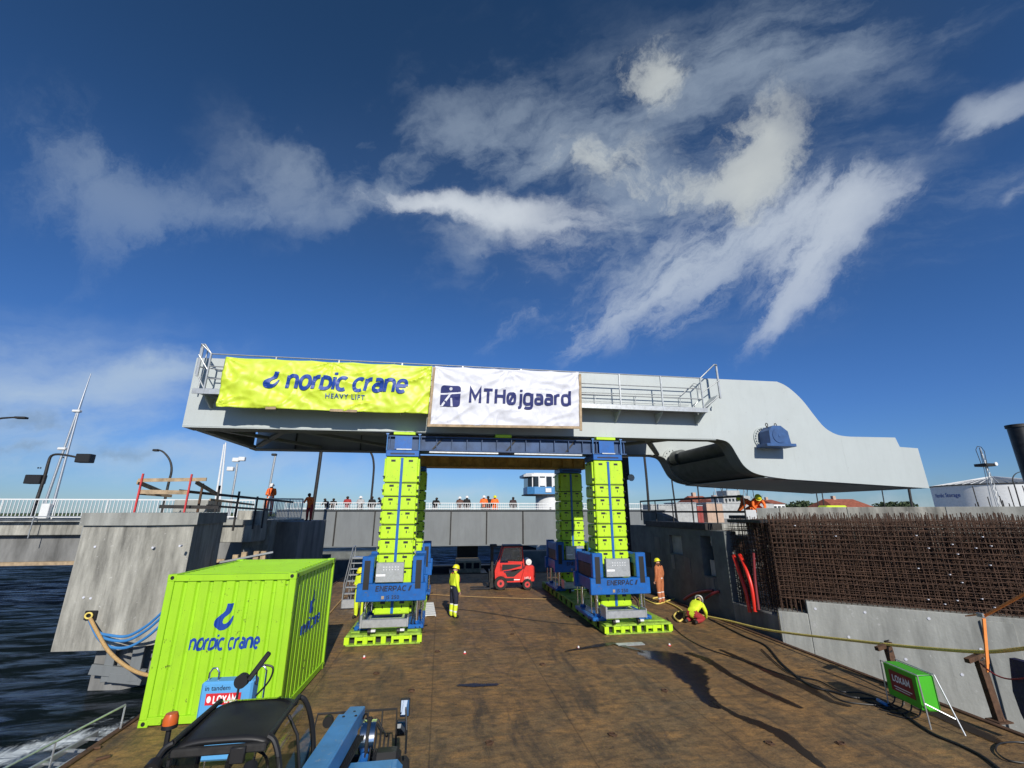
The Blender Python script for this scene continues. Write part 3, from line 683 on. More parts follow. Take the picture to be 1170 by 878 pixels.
# walkway along the near face
WT = 15.5
def rail_post(s, z0=7.70, z1=9.0): return MB().box(s-.025, s+.025, WT-.02, WT+.04, z0-.12, z1, .004)
m = MB(); m.box(-8.35, 10.35, WT+.02, TN-.003, 7.68, 7.74, .006); m.box(-8.35, 10.35, WT-.015, WT+.018, 7.58, 7.76, .004); m.box(-8.30, 10.3, TN-.04, TN-.004, 7.76, 7.95)
m.build('walkway', m_galv, span, world=True)
for s in (-8.0, -5.9, -3.8, -1.6, .6, 2.8, 5.0, 6.72, 8.46, 10.19):
    m = MB(); m.prism([(WT+.02, 7.58), (TN-.004, 7.58), (TN-.004, 7.22), (TN-.1, 7.22)], 'x', s-.02, s+.02); m.build('walkway_bracket', m_span, span, world=True)
for s in (-8.0, -5.9, -3.8, -1.6, .6, 2.8, 5.0, 6.72, 8.46, 10.19): rail_post(s).build('rail_post', m_galv, span, world=True)
m = MB()
for z in (9.0, 8.55, 8.12): m.cyl((-8.0, WT, z), (10.2, WT, z), .022, 8)
m.cyl((5.2, TN-.12, 8.35), (9.6, TN-.12, 8.40), .018, 8); m.cyl((5.2, TN-.12, 8.0), (9.9, TN-.12, 8.0), .014, 8)
for s in (5.9, 7.6, 9.55): m.cyl((s, TN-.12, 7.76), (s, TN-.12, 8.38), .014, 6)
m.tube([(9.6, TN-.12, 8.40), (10.25, TN-.12, 8.95), (10.45, TN-.12, 8.9), (10.45, TN-.12, 8.3), (10.0, TN-.12, 7.8)], .018, 8)
m.build('handrail', m_galv, span, smooth=True, world=True)
for sg, s0, s1 in ((1, 10.2, 11.0), (-1, -8.0, -8.35)):
    m = MB(); zt = 9.62 if sg > 0 else 9.33; m.tube([(s0, WT, 9.0), (s1-.1*sg, WT, zt), (s1, WT, zt), (s1+.05*sg, WT+.1, zt-.1), (s1+.05*sg, WT+.1, 8.3)], .026, 8)
    m.tube([(s0, WT, 8.4), (s1+.04*sg, WT+.02, 8.95)], .02, 8); m.box(s1-.02, s1+.05, WT+.03, WT+.09, 8.2, zt, .004)
    m.tube([(s0, WT, 7.75), (s1+.05*sg, WT+.1, 8.35)], .024, 8); m.build('end_rail', m_galv, span, smooth=True, world=True)
m = MB(); m.tube([(-8.0, WT, 9.0), (-8.35, WT, 9.33), (-8.42, WT+.55, 9.33), (-8.5, WT+.6, 7.7)], .024, 8); m.tube([(-8.42, WT+.3, 8.6), (-7.4, WT+.3, 8.5)], .02, 8); m.build('corner_rail', m_galv, span, smooth=True, world=True)
m = MB(); m.prism([(10.38, 7.6), (10.95, 8.3), (10.95, 8.36), (10.38, 7.74)], 'y', WT+.1, TN-.01); m.build('toe_board', m_span, span, world=True)

# ------------------------------------------------------------------ banners
def ray_quad(c):  # corner pixels -> points on the rail plane
    return [onT(u, v, WT-.10) for u, v in c]
def fold(x, y, k):   # wrinkles of hung vinyl, metres out of plane
    q = mnoise.noise(Vector((x*.7, y*.9, k)))*.6
    a = mnoise.noise(Vector((x*1.1+y*1.9+q, (x-y)*.35, k)))
    b = 1-abs(mnoise.noise(Vector((x*.8-y*2.2+q*2, (x+y)*.5, k+5))))*2.2
    c = 1-abs(mnoise.noise(Vector((x*2.6+y*1.2, y*2.0-x*.6+q, k+9))))*2.4
    return .055*a+.040*max(b, 0)**2+.018*max(c, 0)**2+.010*mnoise.noise(Vector((x*6, y*6, k)))
def banner(name, corners, ma, label, k, amp):
    TL, TR, BR_, BL_ = ray_quad(corners); o = thing(name, BL_, 0, label, 'banner'); W_ = (TR-TL).length; H_ = (TL-BL_).length
    def at(x, y, off=0.):
        u = x/W_; v = y/H_; p = (BL_.lerp(BR_, u)).lerp(TL.lerp(TR, u), v)-BL_
        sag = -.03*math.sin(math.pi*((u*5) % 1))*v**6
        edge = min(1, 3*min(1-v+.05, 1))
        cr = 0.
        for cx_, cy_ in ((0, H_), (W_, H_), (W_*.5, H_), (0, 0)):
            dx, dy = x-cx_, y-cy_; rr = math.hypot(dx, dy)+.05; cr += .02*math.sin(13*math.atan2(dy, dx)+k)*math.exp(-rr*.9)
        return (p.x, p.y-amp*(fold(x, y, k)*edge+cr)-off, p.z+sag)
    n, mm = 150, 40; vs = [at(W_*i/n, H_*j/mm) for j in range(mm+1) for i in range(n+1)]
    fs = [(j*(n+1)+i, j*(n+1)+i+1, (j+1)*(n+1)+i+1, (j+1)*(n+1)+i) for j in range(mm) for i in range(n)]
    b = MB(); b.add(vs, fs); sh = b.build('vinyl_sheet', ma, o, smooth=True)
    sm = sh.modifiers.new('thickness', 'SOLIDIFY'); sm.thickness = .003; sm.offset = 1 if False else -1
    return o, at, W_, H_
def wrap(geo, step=.12):
    xs = [v[0] for v in geo[0]]; ys = [v[1] for v in geo[0]]
    return cut_geo(*geo, [min(xs)+step*i for i in range(1, int((max(xs)-min(xs))/step)+1)], [min(ys)+step*i for i in range(1, int((max(ys)-min(ys))/step)+1)])
ban, at, W_, H_ = banner('lime_banner', [(258, 408), (494, 418.5), (489, 473.5), (247.5, 465)], m_yvinyl, 'creased yellow-green vinyl banner with blue hook logo on the left half of the span', .4, 1.5)
wd = fit_strokes(stroke_text('norDic crane', .43, .30, .14, .32, 2.3), W_*.594); hk = hook_geo(.56)
stroke_decal('lettering', wd, lambda x, y: at(x+W_*.293, y+H_*.42, .034), m_logo, ban, step=.12)
decal('hook_logo', wrap(hk), lambda x, y: at(x*1.25+W_*.222+y*.15, y*1.05+H_*.40, .034), m_logo, ban)
hl = text_geo('HEAVY LIFT', .2, .0015, 0, 1.15); hl = (fit_w(hl[0], W_*.188), hl[1])
decal('small_lettering', wrap(hl), lambda x, y: at(x+W_*.49, y+H_*.245, .034), m_logo, ban)
for u0, u1, dz in ((.22, .27, 0), (.52, .65, 0)):
    b = MB(); a_ = Vector(at(W_*u0, .0)); c_ = Vector(at(W_*u1, .0)); b.bar(a_+Vector((0, -.03, .01)), c_+Vector((0, -.03, .01)), .03, .09, .004); b.build('batten', m_wood, ban)
ban2, at2, W2, H2 = banner('white_banner', [(497, 418.5), (661, 425.5), (662, 488.5), (491, 486)], m_vinyl, 'white vinyl banner with dark blue company name, right of the lime banner', 2.2, .9)
tg = fit_strokes(stroke_text('MTHøjgaard', .38, .29, 0, .38, 3.0), W2*.70)
stroke_decal('lettering', tg, lambda x, y: at2(x+W2*.24, y+H2*.385, .030), m_logo2, ban2, step=.12)
def rrect(x0, x1, y0, y1, r, n=5):
    o = []
    for cx_, cy_, a0 in ((x1-r, y1-r, 0), (x0+r, y1-r, 90), (x0+r, y0+r, 180), (x1-r, y0+r, 270)):
        for k in range(n+1): a = R(a0+90*k/n); o.append((cx_+r*math.cos(a), cy_+r*math.sin(a)))
    return o, [tuple(range(len(o)))]
S_ = .78; ox, oy = W2*.052, H2*.31
decal('logo_block', wrap(rrect(0, S_*.92, 0, S_, .12)), lambda x, y: at2(x+ox, y+oy, .030), m_logo2, ban2)
circ = [(.46*S_+.075*S_*math.cos(a*math.pi/8), .84*S_+.075*S_*math.sin(a*math.pi/8)) for a in range(16)]
wh = flat_join([(circ, [tuple(range(16))], 0, 0), ([(0, .62*S_), (.92*S_, .70*S_), (.92*S_, .62*S_), (0, .55*S_)], [(0, 3, 2, 1)], 0, 0), ([(.40*S_, .60*S_), (.52*S_, .60*S_), (.14*S_, 0), (.02*S_, 0)], [(0, 3, 2, 1)], 0, 0), ([(.46*S_, .40*S_), (.54*S_, .40*S_), (.60*S_, 0), (.50*S_, 0)], [(0, 3, 2, 1)], 0, 0)])
decal('logo_figure', wrap(wh), lambda x, y: at2(x+ox, y+oy, .036), m_vinyl, ban2)
for p_, q_ in ((at2(-.05, 0), at2(W2+.02, -.0)), (at2(-.04, -.05), at2(-.02, H2*.98)), (at2(W2+.04, -.12), at2(W2+.04, H2*.97))):
    b = MB(); b.bar(Vector(p_)+Vector((0, -.03, -.02)), Vector(q_)+Vector((0, -.03, -.02)), .05, .09, .004); b.build('batten', m_wood, ban2)

# ------------------------------------------------------------------ jacking towers
GT = 'four lime and blue jacking towers'
def make_tower(label):
    # local origin: centre of the barrel front face at deck level, +Y away from the camera
    t = thing('jacking_tower', (0, 0, 0), 0, label, 'jacking tower', GT)
    W = .55
    zs = [.62, 1.08, 1.53, 1.99, 2.45, 2.91, 3.37, 3.84, 4.30, 4.76, 5.66]
    slot = [(-.30, .12), (.30, .12)]
    mesh_cache = {}
    for i in range(len(zs)-1):
        z0, z1 = zs[i], zs[i+1]
        m = MB(); m.box(-W, W, 0, 1.0, z0+.012, z1-.012, .015)
        for sx in (-1, 1):
            m.box(sx*(W+.03)-.03, sx*(W+.03)+.03, .1, .9, z0+.05, z1-.05, .01)
            m.box(sx*.30-.22, sx*.30+.22, -.014, .001, z0+.04, z1-.04, .004)
        m.cur = 1
        for sx in (-.30, .30):
            zc = z1-.10 if i < 9 else z1-.14
            m.box(sx-.075, sx+.075, -.022, -.0142, zc-.035, zc+.035); 
            if i < 9: m.box(sx-.016, sx+.016, -.020, -.0142, zc-.17, zc-.09)
            m.box(sx/abs(sx)*(W+.035)-.04, sx/abs(sx)*(W+.035)+.04, -.01, .09, z0+.2, z0+.235)
        m.box(-W+.02, W-.02, -.012, -.002, z0-.014, z0+.014)
        for k in (.35, .65): m.box(-W-.066, -W-.0605, k-.06, k+.06, z1-.14, z1-.07); m.box(W+.0605, W+.066, k-.06, k+.06, z1-.14, z1-.07)
        m.build('barrel_block', [m_limeD, m_black], t)
    m = MB(); m.box(-.045, .045, -.03, -.0005, .66, 5.62, .004); m.build('guide_strip', m_blue, t)
    m = MB(); m.box(-W-.02, W+.02, -.04, 1.04, 5.672, 5.88, .01); hd = m.build('head_block', m_blue, t)
    m = MB(); m.box(-.42, .42, -.046, -.041, 5.74, 5.79); m.build('plate_mark', m_textD, hd)
    # U-shaped jack frames, front and back
    U = [(-1.07, 1.10), (1.07, 1.10), (1.07, 1.30), (.97, 1.36), (.97, 2.42), (.60, 2.42), (.60, 1.62), (-.60, 1.62), (-.60, 2.42), (-.97, 2.42), (-.97, 1.36), (-1.07, 1.30)]
    U1 = [(x, z) for x, z in U]
    for y0, y1 in ((-.52, -.30), (1.32, 1.54)):
        m = MB(); m.box(-1.07, 1.07, y0, y1, 1.10, 1.62, .02); m.box(-.97, -.60, y0, y1, 1.622, 2.42, .02); m.box(.60, .97, y0, y1, 1.622, 2.42, .02)
        fr = m.build('jack_frame', m_blue, t)
        if y0 < 0:
            for sx in (-1, 1): MB().box(sx*.80-.09, sx*.80+.09, y0-.006, y0-.002, 1.45, 2.30).build('side_slot', m_black, fr)
            g = fit_strokes(stroke_text('ENERPAC', .105, .30, .08, .36), .95); stroke_decal('lettering', g, lambda x, y, y0=y0: (x-.50, y0-.008, 1.40+y), m_textD, fr)
            g = text_geo('JS 250', .12, .002, 0, 1.1); g = (fit_w(g[0], .42), g[1]); decal('model_number', g, lambda x, y, y0=y0: (x-.18, y0-.008, 1.17+y), m_textD, fr)
            decal('maker_mark', ([(.50, .0), (.56, .0), (.62, .15), (.56, .15)], [(0, 1, 2, 3)]), lambda x, y, y0=y0: (x, y0-.008, 1.40+y), m_textD, fr)
            m = MB(); m.box(-.30, -.22, y0-.01, y0-.002, 1.17, 1.26); m.build('badge', m_wood, fr)
    for sx in (-1, 1):
        m = MB(); m.box(sx*.79-.18, sx*.79+.18, -.298, 1.318, 1.20, 1.58, .015); m.box(sx*.79-.16, sx*.79+.16, -.298, 1.318, 2.05, 2.36, .015); sb = m.build('side_beam', m_blue, t)
        m = MB(); m.box(sx*.79-.14, sx*.79+.14, -.25, 1.25, 1.60, 2.04, .01); m.build('hydraulic_unit', m_black, sb)
        for y in (-.28, 1.30):
            m = MB(); m.cyl((sx*.80, y, .50), (sx*.80, y, 1.098), .062, 16); m.cyl((sx*.80+.16*sx, y+.1, .50), (sx*.80+.16*sx, y+.1, 1.098), .022, 10); cy = m.build('cylinder', m_chrome, t, smooth=True)
            m = MB(); m.box(sx*.80-.24, sx*.80+.24, y-.22, y+.22, .305, .42, .02); m.cyl((sx*.80, y, .42), (sx*.80, y, .50), .10, 16); m.build('cylinder_foot', m_blue, cy)
    m = MB(); m.box(-1.05, 1.05, -.05, 1.1, .303, .42, .02); m.build('lower_plate', m_blue, t)
    m = MB(); m.box(-.52, .34, -.60, -.42, 1.66, 2.24, .012); cb_ = m.build('control_box', m_galv, t)
    m = MB()
    for k in range(6):
        for j in range(2): m.box(-.30+k*.09, -.27+k*.09, -.606, -.602, 2.02+j*.08, 2.04+j*.08)
    m.box(-.50, -.22, -.606, -.602, 1.84, 1.90); m.build('control_label', m_text, cb_)
    # loading tray on the base
    m = MB()
    for sx in (-.62, .40): m.bar((sx, -1.02, .60), (sx+.0, -.1, .60), .07, .10, .006)
    m.box(-.74, .56, -1.10, -1.00, .50, .72, .012); m.box(-.6, .4, -.55, -.49, .58, .64, .006); m.box(-.80, -.74, -1.10, -.60, .50, .84, .004); m.box(.56, .60, -1.10, -.7, .50, .76, .004)
    tr = m.build('loading_tray', m_alu, t)
    for sx in (-.5, .34):
        m = MB(); m.cyl((sx-.06, -1.02, .385), (sx+.02, -1.02, .385), .078, 14); m.build('caster', m_black, tr, smooth=True)
        m = MB(); m.box(sx+.03, sx+.16, -1.06, -.98, .38, .44, .004); m.build('caster_plate', m_white, tr)
    m = MB()
    for k, sx in enumerate((-.7, .72, .62)):
        m.tube([(sx, .5, 1.1), (sx*1.15, -.1, .8), (sx*1.05, -.45, .45), (sx*1.3, -.5, .34), (sx*1.6, -.2, .33)], .018, 6)
    m.build('hydraulic_hose', m_black, t, smooth=True)
    return t
tw = make_tower('sunlit lime jacking tower at the front left, under the join of the two banners')
tw.location = (-1.40, 15.92, 0)
dup(tw, (6.20, 15.92, 0), 0, 'sunlit lime jacking tower at the front right, beside the worker in orange')
dup(tw, (6.42, 21.65, 0), 0, 'half shaded lime jacking tower behind the front right one, beside the red forklift')
dup(tw, (-1.32, 21.65, 0), 0, 'lime jacking tower almost hidden behind the front left one')
def track(x0, x1, lab):
    o = thing('base_track', ((x0+x1)/2, 14.95, 0), 0, lab, 'skid track', 'lime skid tracks under the towers')
    w = (x1-x0)/2; m = MB(); m.box(-w, w, 0, 9.2, .24, .30, .008); m.box(-w, w, 0, 9.2, .005, .045, .008); m.build('plate', m_track, o)
    m = MB(); m.box(-w+.05, w-.05, .18, 9.1, .046, .239); m.build('infill', m_dark, o)
    for k in range(9):
        m = MB(); x = -w+.03+(2*w-.06)*k/8; wd_ = .035 if k % 2 else .07; m.box(x-wd_, x+wd_, .005, .178, .046, .239, .004)
        if k < 8 and k not in (0, 3, 4, 7): m.box(x+.02, x+2*w/8-.05, .03, .06, .14, .239)
        m.build('front_rib', m_limeD, o)
    for sx in (-1, 1):
        m = MB(); 
        for k in range(12): m.box(sx*w-.04, sx*w+.012, .1+k*.78, .5+k*.78, .047, .238, .004)
        m.build('side_rib', m_track, o)
    for k in range(5): MB().box(-w+.1, w-.1, .25+k*2.0, .34+k*2.0, .302, .33, .004).build('cross_bar', m_track, o)
track(-2.58, -.42, 'scuffed lime skid track under the two left towers'); track(5.42, 7.68, 'scuffed lime skid track under the two right towers, beside the yellow hose')
# header girders on top
def header(T, s0, s1, ma, lab, z0=5.89, z1=6.42):
    o = thing('header_girder', ((s0+s1)/2, T, z0), 0, lab, 'girder', None)
    m = MB(); m.box(s0, s1, T, T+.9, z0, z0+.05, .006); m.box(s0, s1, T, T+.9, z1-.05, z1, .006)
    for y in (.12, .74): m.box(s0+.02, s1-.02, T+y, T+y+.03, z0+.051, z1-.051)
    m.build('i_beam', ma, o, world=True)
    n = 17
    for k in range(n):
        s = s0+.1+(s1-s0-.2)*k/(n-1); m = MB(); m.box(s-.012, s+.012, T+.01, T+.118, z0+.052, z1-.052); m.build('stiffener', ma, o, world=True)
    if ma is m_navy:
        for q in (s0+1.6, s0+4.3, s1-2.4):
            m = MB(); m.bar((q, T+.09, z0+.06), (q+.35, T+.09, z1-.06), .03, .05); m.build('diagonal', m_dark, o, world=True)
        for a, b in ((s0+1.5, s0+4.0), (s0+4.6, s0+7.2)):
            m = MB(); m.box(a, b, T+.02, T+.3, z0-.06, z0-.012); m.build('packing_strip', m_galv, o, world=True)
    return o
hg = header(15.95, -1.98, 7.0, m_navy, 'dark blue steel header girder across the two front towers under the white banner')
header(21.7, -2.0, 7.3, m_yellowI, 'weathered yellow-brown header girder across the two rear towers')
for c in (-1.40, 6.20):
    for dx in (-.56, .56):
        m = MB(); m.cyl((c+dx, 15.90, 5.886), (c+dx, 15.90, 6.47), .028, 8); m.box(c+dx-.05, c+dx+.05, 15.86, 15.94, 6.44, 6.48); m.build('tie_rod', m_chrome, hg, world=True)
    m = MB(); m.box(c-.3, c+.3, 15.93, 15.948, 5.93, 6.40); m.build('end_plate', m_blue, hg, world=True)
    m = MB(); m.box(c-.22, c+.3, 15.86, 15.90, 5.90, 5.94); m.build('packing_strip', m_galv, hg, world=True)
for c, w_, lab in ((-1.38, .38, 'lime packing shim between the left tower head and the span'), (6.18, .38, 'lime packing shim between the right tower head and the span'), (2.2, .3, 'lime packing shim on the middle of the header girder')):
    tag(MB().box(c-w_, c+w_, 15.90, 16.9, 6.445 if abs(c-2.2) > .1 else 6.43, 6.545, .01).build('packing_shim', m_limeD), lab, 'packing shim', 'lime packing shims')

# ------------------------------------------------------------------ container
CX0, CT0, CRZ = -5.29, 10.35, .1213-YAW
con = thing('shipping_container', (CX0, CT0, 0), CRZ, 'short lime green shipping container with blue hook logo standing on the left of the deck', 'shipping container')
CW, CL_, CHt = 2.438, 2.991, 2.591
def corr(q, per, dep):      # outward offset of a trapezoid corrugation: 0 on the outer flat, -dep in the groove
    u = (q/per) % 1
    if u < .62: return 0.
    if u < .72: return -dep*(u-.62)/.10
    if u < .90: return -dep
    return -dep*(1-(u-.90)/.10)
def brk(L0, per):
    xs = []; k = 0
    while k*per < L0+per:
        for u in (0, .62, .72, .90): xs.append(k*per+u*per)
        k += 1
    return sorted(x for x in xs if 0 < x < L0)
def corr_wall(L0, per, dep, z0, z1, fn, nm):
    xs = [0]+brk(L0, per)+[L0]; m = MB(); vs = []; fs = []
    for x in xs: o = corr(x+1e-6 if x < L0 else 0, per, dep); vs += [fn(x, o, z0), fn(x, o, z1)]
    for i in range(len(xs)-1): fs.append((2*i, 2*i+2, 2*i+3, 2*i+1))
    m.add(vs, fs); return m.build(nm, m_lime, con)
in0 = .13
corr_wall(CW-2*in0, .2422, .035, .16, CHt-.13, lambda x, o, z: (in0+x, .03-o, z), 'front_wall')
corr_wall(CL_-2*in0, .2482, .040, .16, CHt-.10, lambda x, o, z: (CW-.03+o, in0+x, z), 'side_wall')
corr_wall(CL_-2*in0, .2482, .040, .16, CHt-.10, lambda x, o, z: (.03-o, in0+x, z), 'side_wall')
corr_wall(CW-2*in0, .2422, .035, .16, CHt-.13, lambda x, o, z: (in0+x, CL_-.03+o, z), 'back_wall')
m = MB(); m.box(.04, CW-.04, .05, CL_-.05, CHt-.055, CHt-.03)
for k in range(14): y = .25+k*.19; m.box(.16, CW-.16, y, y+.09, CHt-.0295, CHt-.012, .006)
m.build('roof', m_lime, con)
for x0, x1 in ((0, in0-.002), (CW-in0+.002, CW)):
    for y0, y1 in ((0, .10), (CL_-.10, CL_)): MB().box(x0, x1, y0, y1, .12, CHt-.122, .008).build('corner_post', m_lime, con)
def frail(*a): MB().box(*a).build('frame_rail', m_lime, con)
for y0, y1 in ((.002, .10), (CL_-.10, CL_-.002)):
    frail(in0, CW-in0, y0, y1, CHt-.128, CHt-.012, .008)
    m = MB(); m.box(in0, .38, y0, y1, .03, .158, .006); m.box(.58, CW-.58, y0, y1, .03, .158, .006); m.box(CW-.38, CW-in0, y0, y1, .03, .158, .006); m.box(.379, .581, y0+.002, y1-.002, .12, .157, .004); m.box(CW-.581, CW-.379, y0+.002, y1-.002, .12, .157, .004); m.build('forklift_pocket_rail', m_lime, con)
for x0, x1 in ((.002, .08), (CW-.08, CW-.002)): frail(x0, x1, .12, CL_-.12, CHt-.098, CHt-.014, .006); frail(x0, x1, .12, CL_-.12, .03, .158, .006)

for x in (0, CW):
    for y in (0, CL_):
        for z in (0, CHt):
            sx = 1 if x == 0 else -1; sy = 1 if y == 0 else -1; z0, z1 = (.0, .119) if z == 0 else (CHt-.121, CHt+.004)
            m = MB(); a0, a1 = sorted((x-.004*sx, x+.165*sx)); b0, b1 = sorted((y-.004*sy, y+.165*sy)); m.box(a0, a1, b0, b1, z0, z1, .008)
            cc = m.build('corner_casting', m_lime, con)
            m = MB(); yy = y-.008*sy; m.cyl((x+.085*sx, yy, (z0+z1)/2), (x+.085*sx, yy+.003*sy, (z0+z1)/2), .036, 14); xx = x-.008*sx; m.cyl((xx, y+.085*sy, (z0+z1)/2), (xx+.003*sx, y+.085*sy, (z0+z1)/2), .036, 14); m.build('casting_hole', m_black, cc)
def on_front(geo, dx, dz):
    xs = [in0+b-dx for b in brk(CW, .2422)]; g = cut_geo(*geo, xs)
    return g, lambda x, y: (x+dx, .03-.006-corr(max(x+dx-in0, 0), .2422, .035), y+dz)
w_ = fit_strokes(stroke_text('norDic crane', .18, .30, .12, .32, 2.3), 1.30)
stroke_decal('lettering', w_, lambda x, y: (x+.60, .03-.006-corr(max(x+.60-in0, 0), .2422, .035), y+1.235), m_logo, con, xs=[in0+b-.60 for b in brk(CW, .2422)])
g, fn = on_front(hook_geo(.48), 1.16, 1.56); decal('hook_logo', g, fn, m_logo, con)
def on_side(geo, dy, dz):
    ys = [in0+b-dy for b in brk(CL_, .2482)]; g = cut_geo(*geo, ys)
    return g, lambda x, y: (CW-.03+.006+corr(max(x+dy-in0, 0), .2482, .040), x+dy, y+dz)
stroke_decal('lettering', w_, lambda x, y: (CW-.03+.006+corr(max(x+.85-in0, 0), .2482, .040), x+.85, y+1.235), m_logo, con, xs=[in0+b-.85 for b in brk(CL_, .2482)], out=Vector((1, 0, 0)))
g, fn = on_side(hook_geo(.48), 1.45, 1.56); decal('hook_logo', g, fn, m_logo, con)

# ------------------------------------------------------------------ quay on the right
WC = Vector((10.55, 13.55, 0)); WD = Vector((.788, -.615, 0)).normalized(); WN = Vector((WD.y, -WD.x, 0))   # WN looks to the camera
def wp(a, n, z): q = WC+WD*a+WN*n; return Vector((q.x, q.y, z))
def wall_box(m, a0, a1, n0, n1, z0, z1, b=.0):
    M = Matrix((WD, -WN, Vector((0, 0, 1)))).transposed().to_4x4(); M.translation = WC
    return m.box(a0, a1, -n1, -n0, z0, z1, b, M)
qw = thing('quay_wall', WC, 0, 'pale new concrete quay wall with a stepped top under the rusty rebar', 'concrete wall')
m = MB(); wall_box(m, 0, .78, -.6, 0, -4, .82, .015); wall_box(m, .785, 12, -.6, .0, -4, 1.16, .015); m.build('wall', m_conc2, qw, world=True)
m = MB()
for a, z in ((1.0, .98), (2.2, 1.0), (3.6, .98), (4.5, .35), (5.0, .92), (1.7, .3), (2.9, -.1), (4.0, -.3), (6, .6)):
    p = wp(a, .001, z); m.cyl(p, p+WN*.012, .035, 12)
m.build('form_tie_plug', m_vinyl, qw, world=True)
m = MB(); wall_box(m, 4.62, 5.25, .0, .05, -4, 1.05, .01); m.build('cast_rib', m_conc2, qw, world=True)
# low shaded wall in the gap, beyond it a wall with its unlit tone in the colour
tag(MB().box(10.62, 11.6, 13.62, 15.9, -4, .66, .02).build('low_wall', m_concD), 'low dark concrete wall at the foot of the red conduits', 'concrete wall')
tag(MB().box(10.60, 10.75, 13.50, 13.66, -1, .80, .01).build('edge_board', m_alu), 'pale vertical board on the corner where the dark wall meets the pale one', 'formwork board')
dw = thing('dark_wall', (10.62, 19, -1), 0, 'tall dark wall with square recesses behind the worker in orange', 'wall')
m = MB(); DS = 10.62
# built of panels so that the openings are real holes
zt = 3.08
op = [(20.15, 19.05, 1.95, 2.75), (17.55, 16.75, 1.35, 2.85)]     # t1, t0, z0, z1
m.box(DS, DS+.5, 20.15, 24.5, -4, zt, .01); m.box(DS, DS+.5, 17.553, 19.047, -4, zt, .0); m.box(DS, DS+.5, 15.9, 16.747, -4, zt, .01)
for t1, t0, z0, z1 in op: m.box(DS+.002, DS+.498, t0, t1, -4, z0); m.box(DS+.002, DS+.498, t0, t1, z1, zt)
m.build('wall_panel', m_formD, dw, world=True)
m = MB(); m.box(DS+.9, DS+1.1, 15.9, 24.5, -4, 2.9); m.build('inner_wall', m_conc, dw, world=True)
m = MB(); m.box(DS-.03, DS+.6, 15.9, 24.5, 2.92, 3.06, .01) if False else m.box(DS-.05, DS+.7, 17.0, 22.4, 3.083, 3.34, .01); m.build('top_beam', m_dark, dw, world=True)
for t1, t0, z0, z1 in ((17.5, 16.9, .75, 1.32), (18.95, 18.5, 1.3, 1.9), (20.1, 19.8, 1.3, 1.9), (21.6, 21.1, 2.0, 2.6)):
    m = MB(); m.box(DS-.02, DS-.002, t0, t1, z0, z1); m.build('patch_plate', m_concD, dw, world=True)
for t1, t0, z0, z1 in op: MB().box(DS+.14, DS+.18, t0+.02, t1-.02 if z1 < 2.8 else t0+.5, z0+.02, z1-.02 if z1 < 2.8 else z0+.6).build('pale_recess_back', m_dull, dw, world=True)  # pale panel added so the opening looks lit inside
m = MB(); m.box(DS-.03, DS-.002, 22.2, 22.8, 1.1, 1.8); m.build('recess_shade', m_black, dw, world=True)  # black plate on the wall face paints the shade of a square recess
m = MB(); m.box(DS+.05, DS+.5, 19.05, 20.15, 1.951, 1.97); m.box(DS-.01, DS+.2, 16.75, 16.80, 2.5, 2.85); m.build('pale_sill', m_conc2, dw, world=True)
def railing(name, pts, z0, hgt, n_, ma, lab, rails=(1, .5), r=.025, slats=0, group=None, postw=.04):
    o = thing(name, (pts[0][0], pts[0][1], z0), 0, lab, 'railing', group)
    for i in range(len(pts)-1):
        p = Vector((*pts[i], 0)); q = Vector((*pts[i+1], 0))
        for f in rails:
            m = MB(); zz = Vector((0, 0, z0+hgt*f)); m.bar(p+zz, q+zz, r*1.6, r*2.2); m.build('rail', ma, o, world=True)
        for k in range(n_+(i == len(pts)-2)):
            c = p.lerp(q, k/n_); m = MB(); m.box(c.x-postw/2, c.x+postw/2, c.y-postw/2, c.y+postw/2, z0, z0+hgt); m.build('post', ma, o, world=True)
        if slats:
            m = MB()
            for k in range(slats):
                c = p.lerp(q, (k+.5)/slats); m.box(c.x-.014, c.x+.014, c.y-.014, c.y+.014, z0+.08, z0+hgt*.97)
            tag(m.build('baluster', ma, o, world=True), kind='stuff')
    return o
railing('dark_railing', [(10.9, 23.5), (10.9, 14.9)], 3.34, 1.0, 5, m_dark, 'dark steel guard rail along the top of the dark wall', (1, .45), .035)
# arched dark plate at the far end of the wall
m = MB(); arch = [(24.6, 3.1)]+[(24.6-3.4*math.sin(a)*1.0, 3.1+.72*math.cos(a)) for a in [k*math.pi/2/10 for k in range(11)]]
m.prism([(y, z) for y, z in arch], 'x', 11.5, 11.9); tag(m.build('arched_plate', m_concD), 'dark curved plate rising behind the guard rail at the far end of the dark wall', 'plate')

# rebar cage: nested mats of rusty bars
cage = thing('rebar_cage', wp(.3, -.25, .9), 0, 'dense rusty rebar cage rising above the pale concrete quay wall', 'rebar cage')
cnt = 0; extra = MB(); rng = random.Random(3)
for L_ in range(9):
    off = -.10-.24*L_; step = .12
    k = 0
    while .15+k*step < 11.5:
        a = .15+k*step+rng.uniform(-.018, .018); z1 = 3.62+rng.uniform(-.06, .16)+(.0 if L_ else .03); lean = rng.uniform(-.02, .02); r = rng.choice((.0105, .0125, .0095))
        m = MB() if (L_ == 0 and cnt < 80) else extra
        if m is extra and L_ == 0: pass
        zb = .80 if a < .78 else 1.14
        m.tube([wp(a, off, zb-.05), wp(a+lean*.6+rng.uniform(-.02, .02), off+rng.uniform(-.02, .02), 2.0+rng.uniform(-.3, .3)), wp(a+lean+rng.uniform(-.025, .025), off+rng.uniform(-.02, .02), z1)], r, 5)
        if m is not extra: m.build('vertical_bar', m_rust, cage, world=True); cnt += 1
        k += 1
